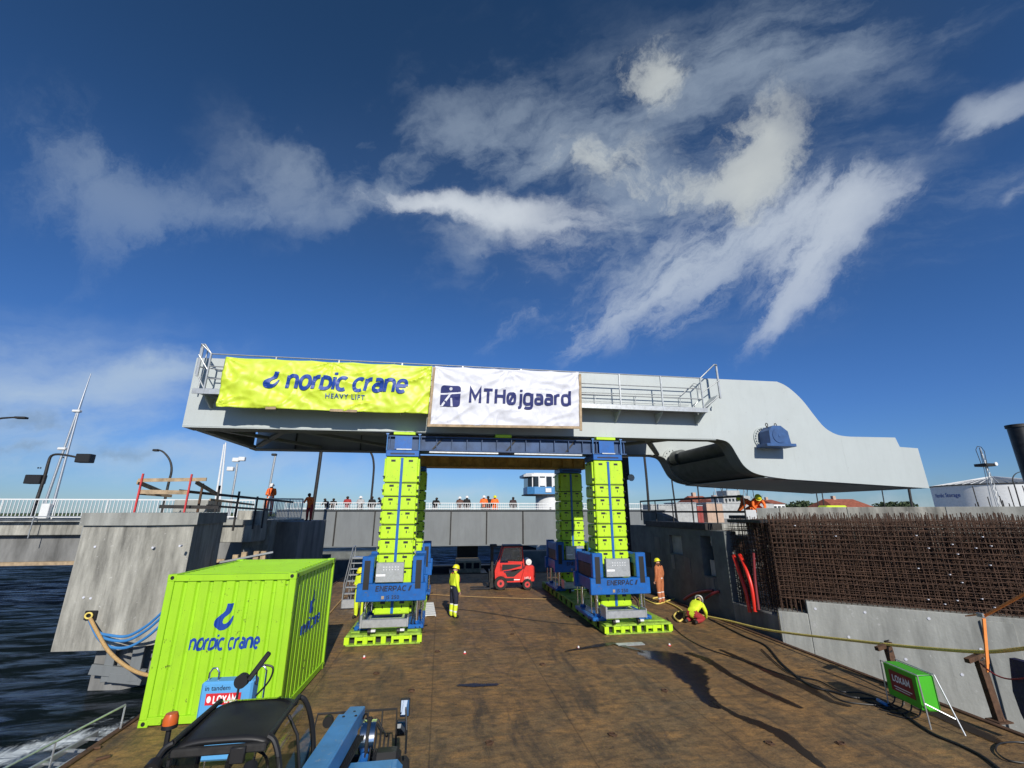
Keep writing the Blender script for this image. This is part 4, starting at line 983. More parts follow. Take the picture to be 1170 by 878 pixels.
for L_ in range(9):
    off = -.085-.24*L_; z = 1.20
    while z < 3.55:
        a = 0.15 if L_ < 5 else -.4
        pts = [wp(a+(11.6-a)*i/12, off+rng.uniform(-.012, .012), z+rng.uniform(-.022, .022)) for i in range(13)]; extra.tube(pts, .0105, 5); z += .135+rng.uniform(-.02, .02)
for k in range(400):       # ties and cross hooks between the mats
    a = rng.uniform(.2, 11); z = rng.uniform(1.25, 3.5); extra.cyl(wp(a, -.08, z), wp(a+rng.uniform(-.02, .02), -1.6, z+rng.uniform(-.03, .03)), .008, 4)
tag(extra.build('inner_bars', m_rust, cage, world=True), kind='stuff')
m = MB()
for k in range(34): p = wp(rng.uniform(.3, 9), -.07, rng.uniform(1.3, 3.4)); m.box(p.x-.02, p.x+.025, p.y-.02, p.y+.02, p.z-.012, p.z+.012, .004)
tag(m.build('spacer', m_vinyl, cage, world=True), kind='stuff')
cage2 = thing('rebar_cage', (11.0, 15, .7), 0, 'narrow shaded rebar mat behind the red conduits, between the dark wall and the pale one', 'rebar cage')
ex = MB(); c2 = 0
for L_ in range(4):
    for k in range(17):
        t = 13.75+k*.128+rng.uniform(-.02, .02); m = MB() if L_ == 0 else ex
        m.cyl((10.86+L_*.35, t, .60), (10.86+L_*.35+rng.uniform(-.03, .03), t, 3.45+rng.uniform(-.05, .2)), .011, 5)
        if L_ == 0: m.build('vertical_bar', m_rust, cage2, world=True)
    for k in range(19): z = .8+k*.145; ex.cyl((10.85+L_*.35, 13.6, z+rng.uniform(-.02, .02)), (10.85+L_*.35, 15.9, z), .010, 5)
for k in range(24): z = rng.uniform(1.4, 3.3); t = rng.uniform(15.5, 16.1); ex.cyl((10.7, t, z), (11.9, t, z), .009, 4)
tag(ex.build('inner_bars', m_rust, cage2, world=True), kind='stuff')
m = MB(); m.box(10.8, 12.4, 14.1, 15.88, 3.42, 3.52, .01); tag(m.build('edge_beam', m_black), 'black beam lying across the top of the shaded rebar mat', 'beam')
# wall behind the cage
bw = thing('back_wall', wp(0, -2.2, 0), 0, 'grey concrete wall behind the rebar, topped at eye level', 'concrete wall')
segs = [(-.2, .55, 3.93), (.56, 2.6, 3.95), (2.61, 5.2, 3.95), (5.21, 7.1, 3.95), (7.11, 7.9, 3.97), (7.91, 12.5, 3.95)]
for a0, a1, z1 in segs:
    m = MB(); wall_box(m, a0, a1, -3.0, -2.5, -2, z1, .012); m.build('wall_segment', m_conc2 if a0 < .5 or 5 < a0 < 7.5 else m_conc, bw, world=True)
tag(wall_box(MB(), -.6, -.22, -3.0, -2.3, 2.0, 3.86, .01).build('shutter_panel', m_white), 'small white panel at the left end of the wall behind the rebar', 'panel')
stb = thing('starter_bars', wp(8, -3.2, 3.9), 0, 'loose cluster of thin dark bars sticking up in front of the tank', 'rebar')
for k in range(34):
    a = 5.2+rng.random()**.8*7.5; h = rng.uniform(.12, .38)+(.45 if rng.random() < .22 else 0); p = wp(a, -3.3, 3.6); m = MB(); m.cyl(p, p+Vector((0, 0, .32+h)), .014, 5); m.build('bar', m_dark, stb, world=True)

# conduits, rope, straps, stanchions
def tubething(name, pts, r, ma, lab, cat, n=10, group=None, sm=8):
    pts = smooth_poly([tuple(p) for p in pts], sm); return tag(MB().tube(pts, r, n).build(name, ma, smooth=True), lab, cat, group)
tubething('conduit', [onS(838, 635, 10.6), onS(845, 655, 10.5), onS(852, 675, 10.47), onS(857, 700, 10.45)], .065, m_redpipe, 'bright red conduit, the left of the pair, bending down before the rebar', 'conduit')
tubething('conduit', [onS(845, 634, 10.62), onS(853, 652, 10.52), onS(859, 672, 10.48), onS(863, 699, 10.46)], .065, m_redpipe, 'bright red conduit, the right of the pair, bending down before the rebar', 'conduit')
tubething('conduit', [onS(861, 632, 10.62), onS(863, 665, 10.56), onS(867, 697, 10.5)], .042, m_maroon, 'thin straight maroon conduit standing right of the two red ones', 'conduit')
tubething('conduit', [onS(782, 685, 10.35), onS(792, 679, 10.45), onS(805, 676, 10.5), onS(815, 675, 10.58)], .055, m_maroon, 'short maroon conduit sticking out of the dark wall over the crouching worker', 'conduit')
tubething('conduit', [onS(806, 684, 10.35), onS(813, 679, 10.45), onS(822, 676, 10.6)], .05, m_maroon, 'maroon conduit stub beside the crouching worker, nearest the dark gap', 'conduit')
rp = [onZ(752, 685, .04), onZ(766, 690, .04), onZ(778, 697, .04), onZ(782, 704, .05), onZ(776, 710, .05), onZ(770, 704, .05), onZ(778, 699, .09), onZ(800, 703, .05), onS(830, 709, 10.1), onS(883, 721, 10.15), onS(1000, 735, 10.2), onS(1060, 741, 10.2), onS(1123, 745, 10.15), onS(1172, 741, 10.15), onS(1230, 734, 10.15)]
tubething('mooring_rope', rp, .032, m_rope, 'thick yellow rope stretched along the pale quay wall from a loop on the deck', 'rope')
tubething('yellow_hose', [onZ(735, 684, .03), onZ(750, 690, .03), onZ(765, 686, .03), onZ(772, 683, .03), onZ(768, 680, .03), onZ(745, 684, .03)], .028, m_rope, 'yellow hose curled on the deck beside the right tower track', 'hose')
SP = onZ(1148, 828, 0)
tagp = thing('orange_strap', onS(1123, 705, 9.9), 0, 'faded orange lashing strap tied round the stanchion top by the rebar', 'strap')
m = MB(); m.tube([onS(1123, 705, 9.95), onS(1172, 678, 9.95), onS(1215, 654, 9.95)], .024, 8); m.bar(onS(1124, 707, 9.9), onS(1129, 768, 9.9), .065, .02, 0, up=(0, 1, 0)); m.bar(onS(1104, 704, 9.9), onS(1124, 702, 9.9), .06, .02, 0, up=(0, 1, 0)); m.build('webbing', m_strap, tagp, world=True)
m = MB(); p = onS(1120, 703, 9.88); m.box(p.x-.02, p.x+.02, p.y-.05, p.y+.05, p.z-.035, p.z+.035, .005); m.build('ratchet', m_galv, tagp, world=True)
def stanchion(base, top, lab):
    b = onZ(*base, .0); z = .86; tp = onS(top[0], top[1], b.x)
    o = thing('stanchion', b, 0, lab, 'stanchion', 'rusty stanchions at the deck edge'); m = MB()
    m.bar(b, tp, .15, .10, .004); m.bar(b+Vector((.05, -.04, 0)), tp+Vector((.04, .09, -.15)), .05, .05); m.build('post', m_rust2, o, world=True)
    m = MB(); m.bar(tp+Vector((-.35, -.05, -.02)), tp+Vector((.12, .02, .05)), .09, .08, .004); m.build('arm', m_rust2, o, world=True)
    m = MB(); m.box(b.x-.16, b.x+.16, b.y-.12, b.y+.12, .004, .03, .004); m.build('foot_plate', m_rust2, o, world=True)
    m = MB(); c = b.lerp(tp, .8); m.tube([c+Vector((.05*math.cos(a), .05*math.sin(a), .018*a)) for a in [k*.6 for k in range(30)]], .016, 5); m.build('lashing', m_dark, o, world=True)
stanchion((1029, 789), (1014, 739), 'rusty lashed stanchion at the deck edge behind the green electric box')
stanchion((1142, 825), (1118, 752), 'rusty stanchion bound with cord at the right deck edge, under the orange strap')
tp_ = onS(1160, 760, 9.9)
m = MB(); pts_ = [onS(1153, 752, 9.95), onS(1172, 757, 9.95), onS(1180, 800, 9.95), onS(1176, 835, 9.95), onS(1166, 815, 9.95), onS(1157, 790, 9.95)]
b_ = [p+Vector((.12, 0, 0)) for p in pts_]; m.add([tuple(p) for p in pts_+b_], [(0, 1, 2, 3, 4, 5), (11, 10, 9, 8, 7, 6)]+[(i, (i+1) % 6, 6+(i+1) % 6, 6+i) for i in range(6)])
tag(m.build('bunched_tarpaulin', mat('dark_blue_tarp', (.015, .015, .06), .5, var=.4, bump=.5, bscale=20)), 'bunched dark blue tarpaulin hanging at the right deck edge', 'tarpaulin')
tubething('tie_cord', [onS(1120, 758, 9.9), onS(1135, 770, 9.85), onS(1152, 776, 9.85), onS(1172, 775, 9.85)], .012, m_maroonsign, 'dark cord slung from the bound stanchion to the tarpaulin', 'cord')
# green distribution box
g0 = onZ(1060, 826, 0)
gb = thing('electric_box', (9.14, 8.12, 0), R(-11), 'bright green electric distribution box with a dark red sign, standing on a pipe frame', 'electric box')
m = MB(); m.box(-.12, .20, -.02, .80, .24, .84, .03); m.build('cabinet', m_green, gb)
m = MB(); m.box(-.135, -.121, .0, .78, .26, .82, .006); dr = m.build('door', m_green, gb)
m = MB(); m.box(-.142, -.136, .10, .66, .38, .74); sg_ = m.build('sign', m_maroonsign, gb)
g = fit_strokes(stroke_text('LOXAM', .085, .34, 0, .34), .42); stroke_decal('lettering', g, lambda x, y: (-.146, .59-x, .56+y*.9), m_text, sg_, out=Vector((-1, 0, 0)))
m = MB(); m.box(-.146, -.1425, .16, .58, .46, .475); m.box(-.146, -.1425, .22, .56, .42, .43); m.build('text_line', m_text, sg_)
m = MB(); m.tube([(-.14, -.10, 0), (-.14, -.06, .84), (.17, -.06, .86), (.26, -.32, 0)], .013, 8); m.tube([(-.14, -.06, .84), (-.14, .83, .84), (-.14, .86, 0)], .013, 8); m.tube([(.17, -.06, .86), (.17, .83, .86), (.26, 1.0, 0)], .013, 8); m.tube([(-.14, -.08, .4), (.22, -.24, .22)], .012, 8); m.build('stand_frame', m_alu, gb, smooth=True)
for k in range(4):
    y = .2+k*.2; m = MB(); m.tube(smooth_poly([(-.02, y, .22), (-.10, y-.02, .10), (-.25, y+.1, .02), (-.45, y+.3, .014)], 4), .014, 6); m.build('socket_cable', m_black, gb, smooth=True)
for i, (pts_, r_, lab) in enumerate([
    ([(1148, 884), (1125, 866), (1098, 852), (1065, 838), (1035, 818), (1005, 800), (975, 797), (950, 790), (925, 783), (895, 760), (875, 738), (850, 727), (820, 712), (808, 706)], .022, 'thick black cable running along the right of the deck to the crouching worker'),
    ([(1020, 806), (990, 805), (960, 800), (938, 786), (915, 778), (880, 766), (840, 752), (800, 738), (775, 722), (762, 706)], .013, 'thin black cable wandering over the wet streaks towards the right tower'),
    ([(1050, 818), (1015, 803), (985, 792), (960, 790), (935, 778), (900, 768), (870, 742)], .016, 'black cable lying left of the green box, between the thicker ones'),
    ([(1170, 872), (1150, 868), (1138, 858), (1142, 850), (1160, 848), (1180, 850)], .013, 'thin dark cable looped at the bottom right corner of the deck'),
    ([(495, 694), (540, 698), (620, 710), (700, 716), (745, 712)], .010, 'thin grey cable crossing the deck between the two front towers'),
    ([(450, 676), (520, 681), (600, 684), (631, 684), (640, 678)], .012, 'pale cord on the deck in front of the red forklift')]):
    tubething('cable' if i < 5 else 'cord', [onZ(u, v, r_+.006+.004*i) for u, v in pts_], r_, m_black if i < 4 else (m_dark if i == 4 else m_hemp), lab, 'cable' if i < 5 else 'cord', 6)
tubething('blue_plug', [onZ(1003, 800, .04), onZ(1008, 803, .05), onZ(1014, 806, .04)], .035, m_bluehose, 'small blue plug among the cables left of the green box', 'plug', 8, None, 3)

# ------------------------------------------------------------------ small deck things
for i, (u, v, lab) in enumerate([(416, 752, 'tiny white and red marker on the deck nearest the left tower'), (531, 747, 'tiny white and red marker on the open middle of the deck'), (661, 741, 'tiny white and red marker on the deck left of the right tower track'), (765, 738, 'tiny white marker on the deck in front of the right tower')]):
    p = onZ(u, v, .002); o = thing('deck_marker', p, 0, lab, 'marker', 'small markers on the deck')
    m = MB(); m.cyl((0, 0, 0), (0, 0, .02), .045, 12); m.build('base', m_redsign, o); m = MB(); m.cyl((0, 0, .02), (0, 0, .06), .030, 12, .02); m.build('cap', m_white, o)
tag(MB().box(onZ(716, 746, 0).x, onZ(747, 744, 0).x, 13.75, 14.0, .004, .03, .004).build('pale_board', m_galv), 'pale flat board lying by the puddle in front of the right tower', 'board')
rm = thing('slatted_ramp', onZ(492, 705, 0), R(3), 'small pale slatted panel lying on the deck beside the worker in yellow', 'slatted panel')
for k in range(7):
    m = MB(); m.box(-.20, .20, .02+k*.36, .32+k*.36, .03, .06, .004); m.build('slat', m_white, rm)
for sx in (-.19, .17): m = MB(); m.box(sx, sx+.03, 0, 2.5, .004, .029); m.build('bearer', m_alu, rm)
p = onZ(652, 765, 0)
# aluminium stair
stt = thing('access_stair', (-3.25, 20.3, 0), 0, 'light aluminium access stair standing behind the left jacking tower', 'stair')
for sx in (-.52, .52):
    m = MB(); m.bar((sx, 0, .35), (sx, 1.3, 1.75), .04, .16, .004); m.build('stringer', m_alu, stt)
    m = MB(); m.tube([(sx, -.05, .05), (sx, -.02, .95), (sx, 1.3, 2.3), (sx, 1.9, 2.3), (sx, 1.9, .05)], .02, 8); m.tube([(sx, 1.3, 0), (sx, 1.3, 2.3)], .02, 8); m.build('handrail', m_alu, stt, smooth=True)
for k in range(7): m = MB(); m.box(-.5, .5, .02+k*.2, .24+k*.2, .30+k*.215, .335+k*.215, .004); m.build('tread', m_galv, stt)
m = MB(); m.box(-.54, .54, 1.35, 1.95, 1.78, 1.84, .01); m.build('landing', m_alu, stt); m = MB(); m.box(-.54, .54, -.04, .0, .04, .36, .006); m.build('kick_plate', m_alu, stt)
tubething('tan_rope', [onZ(372, 706, .03), onZ(380, 697, .03), onZ(388, 688, .03), onZ(394, 682, .04)], .03, m_hemp, 'tan rope on the deck between the container and the stair', 'rope')
# blue lighting/battery box standing against the container
bb = thing('pump_box', (-3.50, 8.35, 0), CRZ, 'light blue equipment box with red sign standing before the container, behind the vehicle cab', 'equipment box')
bo = bb.location
m = MB(); m.box(0, .75, 0, .25, .25, 1.28, .03); bc = m.build('cabinet', m_lblue, bb)
g = fit_strokes(stroke_text('LOXAM', .085, .34, 0, .34), .34); m = MB(); m.box(.10, .60, -.012, -.002, .98, 1.13, .0); sgn = m.build('sign', m_redsign, bb)
stroke_decal('lettering', g, lambda x, y: (.21+x, -.016, 1.005+y*.8), m_text, sgn); decal('sign_dot', ([(.15+.03*math.cos(a*math.pi/8), 1.055+.045*math.sin(a*math.pi/8)) for a in range(16)], [tuple(range(16))]), lambda x, y: (x, -.016, y), m_text, sgn)
g = text_geo('in tandem', .1, .001); g = (fit_w(g[0], .36), g[1]); decal('lettering', g, lambda x, y: (.07+x, -.004, 1.17+y), m_textD, bb)
for x in (.12, .82): m = MB(); m.tube([(x-.07, .1, 1.20), (x-.07, .1, 1.38), (x-.03, .1, 1.44), (x+.03, .1, 1.44), (x+.07, .1, 1.38), (x+.07, .1, .0)], .014, 8); m.build('pipe_hoop', m_chrome, bb, smooth=True)

# ------------------------------------------------------------------ left pier
CPZ = 3.78
pier = thing('bridge_pier', (-10, 18, -2), 0, 'massive pale concrete pier with a slanting shaded side, in the water left of the barge', 'bridge pier')
pp = [(-11.53, 17.03), (-9.59, 16.91), (-8.49, 17.59), (-8.88, 20.64), (-11.9, 20.6)]
m = MB(); m.prism(pp, 'z', -.3, 3.36); m.build('shaft', m_conc, pier, world=True)
def grow(poly, d):
    cx_ = sum(p[0] for p in poly)/len(poly); cy_ = sum(p[1] for p in poly)/len(poly); return [(p[0]+(p[0]-cx_)/math.hypot(p[0]-cx_, p[1]-cy_)*d, p[1]+(p[1]-cy_)/math.hypot(p[0]-cx_, p[1]-cy_)*d) for p in poly]
m = MB(); m.prism(grow(pp, .12), 'z', 3.362, 3.76); m.build('cap', m_conc2, pier, world=True)
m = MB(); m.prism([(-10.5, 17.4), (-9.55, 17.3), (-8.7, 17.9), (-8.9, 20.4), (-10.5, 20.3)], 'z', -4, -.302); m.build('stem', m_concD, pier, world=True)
m = MB()
for (x, z, w_, h_, a) in ((-9.6, -.95, 1.5, .28, .18), (-9.9, -.75, .25, .9, 0), (-9.15, -.75, .3, .95, 0), (-9.35, -1.15, .9, .25, .18)):
    M_ = Matrix.Translation((x, 17.12+.02*h_, z)) @ Matrix.Rotation(a, 4, 'Y') @ Matrix.Rotation(.10, 4, 'Z'); m.box(-w_/2, w_/2, -.06, .06, -h_/2, h_/2, .01, M_)
fp = thing('fender_plate', (-9.5, 17.1, -1), 0, 'pale grey crossed steel plates fixed under the pier just above the water', 'fender plates'); m.build('crossed_plate', m_girder, fp, world=True)
m = MB()
for (u, v) in ((108, 625), (140, 624), (174, 626), (205, 624), (95, 683), (127, 684), (103, 684)):
    p = onT(u, v, 16.96); m.cyl((p.x, 16.97, p.z), (p.x, 17.1, p.z), .035, 10)
m.build('form_tie_plug', m_vinyl, pier, world=True)
pb = onT(104, 703, 16.93); br_ = thing('mooring_bracket', (pb.x, 16.93, pb.z), R(-3.5), 'black square bracket with a shackle bolted to the pale pier', 'bracket')
m = MB(); m.box(-.17, .17, -.04, .01, -.13, .13, .01); m.build('plate', m_black, br_)
m = MB(); m.tube([(.10*math.cos(a), -.09, .08*math.sin(a)) for a in [k*2*math.pi/14 for k in range(15)]], .025, 7); m.build('shackle', m_rope, br_, smooth=True)
p0 = Vector((pb.x+.05, 16.85, pb.z-.08))
tubething('mooring_rope', [p0, onT(112, 724, 16.6), onT(125, 745, 16.3), onT(145, 762, 16.0), onT(166, 771, 15.7), onT(200, 775, 15.4)], .05, m_hemp, 'thick tan rope hanging from the black bracket on the pier to behind the container', 'rope')
for k, (dz, lab) in enumerate([(0, 'topmost blue hose slung from the pier to the container'), (5, 'middle blue hose slung from the pier to the container'), (13, 'lowest blue hose slung from the pier to the container')]):
    tubething('blue_hose', [p0+Vector((.0, .0, -.03*k)), onT(112, 722+dz*.5, 16.7), onT(125, 726+dz, 16.5), onT(145, 727+dz, 16.4), onT(165, 717+dz, 16.3), onT(182, 703+dz, 16.2), onT(200, 685+dz, 16.1)], .040, m_bluehose, lab, 'hose', 8, 'blue hoses slung from the pier')
# approach bridge on the left, in front of the open water
ab = thing('approach_bridge', (-25, 30, 3), 0, 'low concrete approach bridge running off to the left behind the pale pier', 'road bridge')
AT = 27.5
m = MB(); m.box(-90, -10.5, AT, AT+7, 2.62, 3.28, .02); m.build('deck_slab', m_conc, ab, world=True)
m = MB(); m.box(-90, -10.5, AT-.3, AT+.1, 3.282, 3.42, .01); m.build('kerb', m_conc2, ab, world=True)
m = MB(); m.box(-90, -10.5, AT+.35, AT+.7, 1.30, 2.618, .01); m.build('edge_girder', m_concD, ab, world=True)  # dark concrete paints the shadowed band below the slab
m = MB(); m.box(-90, -10.5, AT+.25, AT+.9, 1.12, 1.298, .01); m.build('bottom_chord', m_wood, ab, world=True)
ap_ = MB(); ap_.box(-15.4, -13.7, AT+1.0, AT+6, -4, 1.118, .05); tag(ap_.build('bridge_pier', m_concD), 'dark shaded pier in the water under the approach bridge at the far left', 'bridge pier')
tag(MB().box(-15.5, -14.6, AT+.2, AT+.98, -4, -.6, .2).build('pier_footing', m_conc), 'pale footing block in the water at the foot of the dark pier', 'footing')
railing('white_railing', [(-50, AT), (-30, AT), (-10.4, AT)], 3.42, 1.0, 8, m_white, 'white slatted railing along the left approach bridge', (1, .1), .03, 110)
railing('pipe_railing', [(-50, AT-.6), (-30, AT-.6), (-18.2, AT-.6)], 2.5, 1.05, 5, m_galv, 'thin pipe railing in front of the white one at the far left', (1,), .022)
tag(MB().box(onT(47, 583, AT-.2).x, onT(57, 583, AT-.2).x, AT-.3, AT-.1, 3.45, 4.2, .02).build('cable_cabinet', m_white), 'small white cabinet on the left approach bridge at the foot of the mast', 'cabinet')
# abutment behind the pier
abm = thing('abutment', (-8, 27, 0), 0, 'dark weathered concrete abutment carrying the left end of the grey girder', 'abutment')
for nm, b, ma in (('low_block', (-8.9, -6.9, 23.2, 28.5, -4, 2.95), m_concD), ('buttress', (-6.88, -6.2, 24.2, 28.5, -4, 3.02), m_concD)):
    pass
def pxbox(nm, u0, u1, T, dpt, z0, z1, ma, par, b=.02):
    a = onT(u0, 583, T).x; c = onT(u1, 583, T).x; return MB().box(a, c, T, T+dpt, z0, z1, b).build(nm, ma, par, world=True)
pxbox('main_block', 283, 312, 26.5, 6, -4, 3.35, m_conc, abm); pxbox('side_block', 313, 345, 27.4, 6, -4, 3.25, m_concD, abm)
pxbox('pale_panel', 299, 313, 26.44, .05, 1.35, 2.1, m_conc, abm, .005); pxbox('top_block', 272, 300, 25.5, .9, 2.3, 3.85, m_conc, abm)
pxbox('lintel', 240, 292, 24.5, 2.0, 2.35, 3.15, m_conc, abm); pxbox('ledge', 238, 280, 24.3, 2.2, 3.152, 3.40, m_conc2, abm)
bx0 = onT(250, 583, 29).x; m = MB(); m.box(bx0-1.5, onT(300, 583, 29).x, 29, 29.4, -4, 2.4); m.build('void_shade_wall', m_black, abm, world=True)  # black sheet paints the shade of the void beside the abutment blocks
m = MB(); m.prism([(onT(272, 637, 25.2).x, .9), (onT(290, 637, 25.2).x, .9), (onT(279, 620, 25.2).x, 2.0)], 'y', 25.2, 26.4); m.build('wedge_block', m_conc2, abm, world=True)
# parapet block and scaffold rails on the pier
tag(pxbox('parapet_block', 197, 236, 20.0, 1.2, 3.77, 4.25, m_conc2, None), 'pale square concrete block on top of the pier behind the red posts', 'concrete block')
sc = thing('edge_protection', (-10.5, 18, 3.77), 0, 'temporary edge protection of red posts and timber boards on top of the pier', 'edge protection')
PT = 18.2
def board(u0, v0, u1, v1, T0, T1, ma, w_=.16):
    m = MB(); m.bar(onT(u0, v0, T0), onT(u1, v1, T1), .04, w_); m.build('board', ma, sc, world=True)
for u, v, T in ((154, 580, 17.4), (211, 582, 17.4)):
    b0 = onT(u, 583, T); tz = onT(u+6, v-33, T).z; m = MB(); m.bar((b0.x, T, 3.77), (b0.x-.0, T, 5.08), .05, .05); m.build('post', m_redpost, sc, world=True)
board(158, 549, 236, 548, 17.45, 17.45, m_wood, .12); board(158, 562, 215, 563, 17.45, 17.45, m_wood, .14); board(157, 551, 184, 562, 17.5, 19.5, m_wood, .14); board(224, 551, 248, 565, 17.6, 19.8, m_wood, .14)
board(205, 561, 335, 574, 17.9, 27.0, m_dark, .10); board(182, 579, 250, 580, 17.8, 17.8, m_dark, .12); board(160, 564, 196, 567, 17.5, 19.0, m_wood, .1); board(236, 578, 310, 583, 18.4, 24.0, m_dark, .08); board(240, 571, 290, 577, 18.4, 23.0, m_wood, .08)
for u, T in ((226, 19.0), (246, 19.6), (270, 21.5), (292, 23.5), (302, 24.6)):
    b0 = onT(u, 583, T); m = MB(); m.box(b0.x-.035, b0.x+.035, T-.03, T+.03, 3.0 if T > 20 else 3.77, 4.85-.035*(T-19)*2.2); m.build('post', m_dark if T > 19.3 else m_rust2, sc, world=True)
lp0 = onT(276, 636, 20.5)
lt = thing('timber_rail', (lp0.x, 20, 1), 0, 'short timber posts with a pale rail showing behind the container roof', 'timber rail')
for u, v in ((269, 637), (279, 634), (293, 633), (301, 633)):
    q = onT(u, v, 20.5); m = MB(); m.box(q.x-.1, q.x+.1, 20.45, 20.6, q.z-.8, q.z+.10, .01); m.build('post', m_wood, lt, world=True)
m = MB(); m.bar(onT(250, 643, 20.42), onT(312, 631, 20.42), .05, .07); m.build('rail', m_galv, lt, world=True)
railing('grey_railing', [(onT(300, 583, 26.6).x, 26.6), (onT(345, 583, 27.2).x, 27.2)], 3.36, 1.12, 3, m_galv, 'grey slatted railing on the dark abutment beside the workers in orange', (1, .08), .035, 26)

# ------------------------------------------------------------------ grey girder bridge in the middle
GTY = 42.0
gbz0, gbz1 = .92, 3.90
xl, xr = -14.0, 22.0
gg = thing('girder_bridge', (0, GTY, gbz0), 0, 'long grey plate girder bridge crossing behind the barge, people standing on it', 'girder bridge')
m = MB(); m.box(xl, xr, GTY+.02, GTY+.35, gbz0, gbz1); m.build('plate_girder', m_girder, gg, world=True)
m = MB(); m.box(xl, xr, GTY-.18, GTY+.6, gbz1+.002, gbz1+.08, .01); m.box(xl, xr, GTY-.22, GTY+.6, gbz0-.09, gbz0-.002, .01); m.build('flange', m_girder, gg, world=True)
k = 0
for u in (383, 427.5, 470, 515, 556, 597.5, 637.5, 680):
    a = onT(u, 600, GTY).x; m = MB(); m.box(a-.05, a+.05, GTY-.13, GTY+.018, gbz0, gbz1); m.build('stiffener', m_dark, gg, world=True)
m = MB(); m.box(xl, xr, GTY+.62, GTY+9, 3.0, 3.28); m.build('deck', m_concD, gg, world=True)
railing('white_railing', [(-13.6, GTY+.75), (20, GTY+.75)], 3.28, 1.28, 16, m_white, 'white slatted railing along the top of the grey girder bridge', (1, .62), .028, 170)
railing('white_railing', [(-13.6, GTY+8.5), (20, GTY+8.5)], 3.28, 1.1, 16, m_white, 'farther white railing on the other side of the girder bridge', (1, .5), .028, 0)
# things under the bridge: fender beams, boat, dark dolphins
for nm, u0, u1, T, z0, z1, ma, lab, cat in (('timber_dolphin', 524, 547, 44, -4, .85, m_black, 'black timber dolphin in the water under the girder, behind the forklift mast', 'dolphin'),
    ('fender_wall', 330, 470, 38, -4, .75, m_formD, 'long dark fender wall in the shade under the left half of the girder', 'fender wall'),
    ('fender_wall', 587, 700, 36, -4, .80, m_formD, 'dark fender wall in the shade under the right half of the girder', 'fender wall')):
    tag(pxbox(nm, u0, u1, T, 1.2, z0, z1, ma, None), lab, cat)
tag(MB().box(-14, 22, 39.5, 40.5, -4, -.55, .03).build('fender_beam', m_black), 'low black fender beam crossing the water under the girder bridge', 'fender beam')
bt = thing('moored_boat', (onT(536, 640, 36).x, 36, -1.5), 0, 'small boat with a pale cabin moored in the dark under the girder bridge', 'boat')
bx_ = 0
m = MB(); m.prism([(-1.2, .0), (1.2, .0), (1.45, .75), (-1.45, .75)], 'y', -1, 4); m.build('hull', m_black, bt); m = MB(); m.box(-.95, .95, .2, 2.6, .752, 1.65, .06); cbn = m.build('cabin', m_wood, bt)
for x in (-.6, 0, .6): m = MB(); m.box(x-.22, x+.22, .18, .198, 1.1, 1.5); m.build('window', m_glass, cbn)
# distant shore strip and trees behind the bridge, seen as a thin line
# ------------------------------------------------------------------ control tower
ct = thing('control_tower', (onT(632, 583, 56).x, 56, 3.0), 0, 'bridge control tower, blue and white glazed cabin on a round white column', 'control tower')
cu0, cu1 = onT(601, 583, 56).x-ct.location.x, onT(660, 583, 56).x-ct.location.x; zb = onT(632, 566, 56).z-3.0; zt_ = onT(632, 541, 56).z-3.0
m = MB(); m.cyl((0, 2.2, -5), (0, 2.2, zb-.02), 1.75, 32); cl_ = m.build('column', m_white, ct, smooth=True)
m = MB(); m.box(-.35, -.1, .395, .45, 1.0, 1.3); m.box(.1, 1.0, .395, .47, .25, .6); m.build('column_sign', m_dark, cl_)
def oct_(r0, r1, ch): return [(-r0+ch, 0), (r0-ch, 0), (r0, ch), (r0, r1-ch), (r0-ch, r1), (-r0+ch, r1), (-r0, r1-ch), (-r0, ch)]
hw = -cu0
m = MB(); m.prism(oct_(hw*.97, 4.6, .9), 'z', zb, zb+.14); m.build('floor_ring', m_dark, ct)
m = MB(); m.prism(oct_(hw*.90, 4.5, .8), 'z', zb+.142, zb+1.05); m.build('blue_cladding', m_tblue, ct)
m = MB(); m.prism(oct_(hw*.88, 4.45, .8), 'z', zb+1.052, zt_-.42); m.build('window_band', m_glass, ct)
m = MB()
for x in (-2.55, -1.75, -.9, .0, .9, 1.75, 2.5): m.box(x-.08, x+.08, -.02+(.25 if abs(x) > 2.2 else 0), .06+(.25 if abs(x) > 2.2 else 0), zb+1.0, zt_-.4)
m.build('mullion', m_white, ct)
for x in (-1.3, .45): m = MB(); m.box(x-.35, x+.35, -.012, -.002, zb+1.15, zt_-.6); m.build('blind', m_white, ct)
m = MB(); m.prism(oct_(hw*1.03, 4.9, .9), 'z', zt_-.42, zt_-.12); m.prism(oct_(hw*.95, 4.6, .9), 'z', zt_-.118, zt_+.02); m.build('roof', m_white, ct)
m = MB(); m.box(-.95, -.2, -.12, -.005, zb+.35, zb+.85); m.build('sign', m_white, ct); m = MB(); m.box(.3, 1.6, -.1, -.005, zb+.2, zb+.9); m.build('louvre', m_girder, ct)

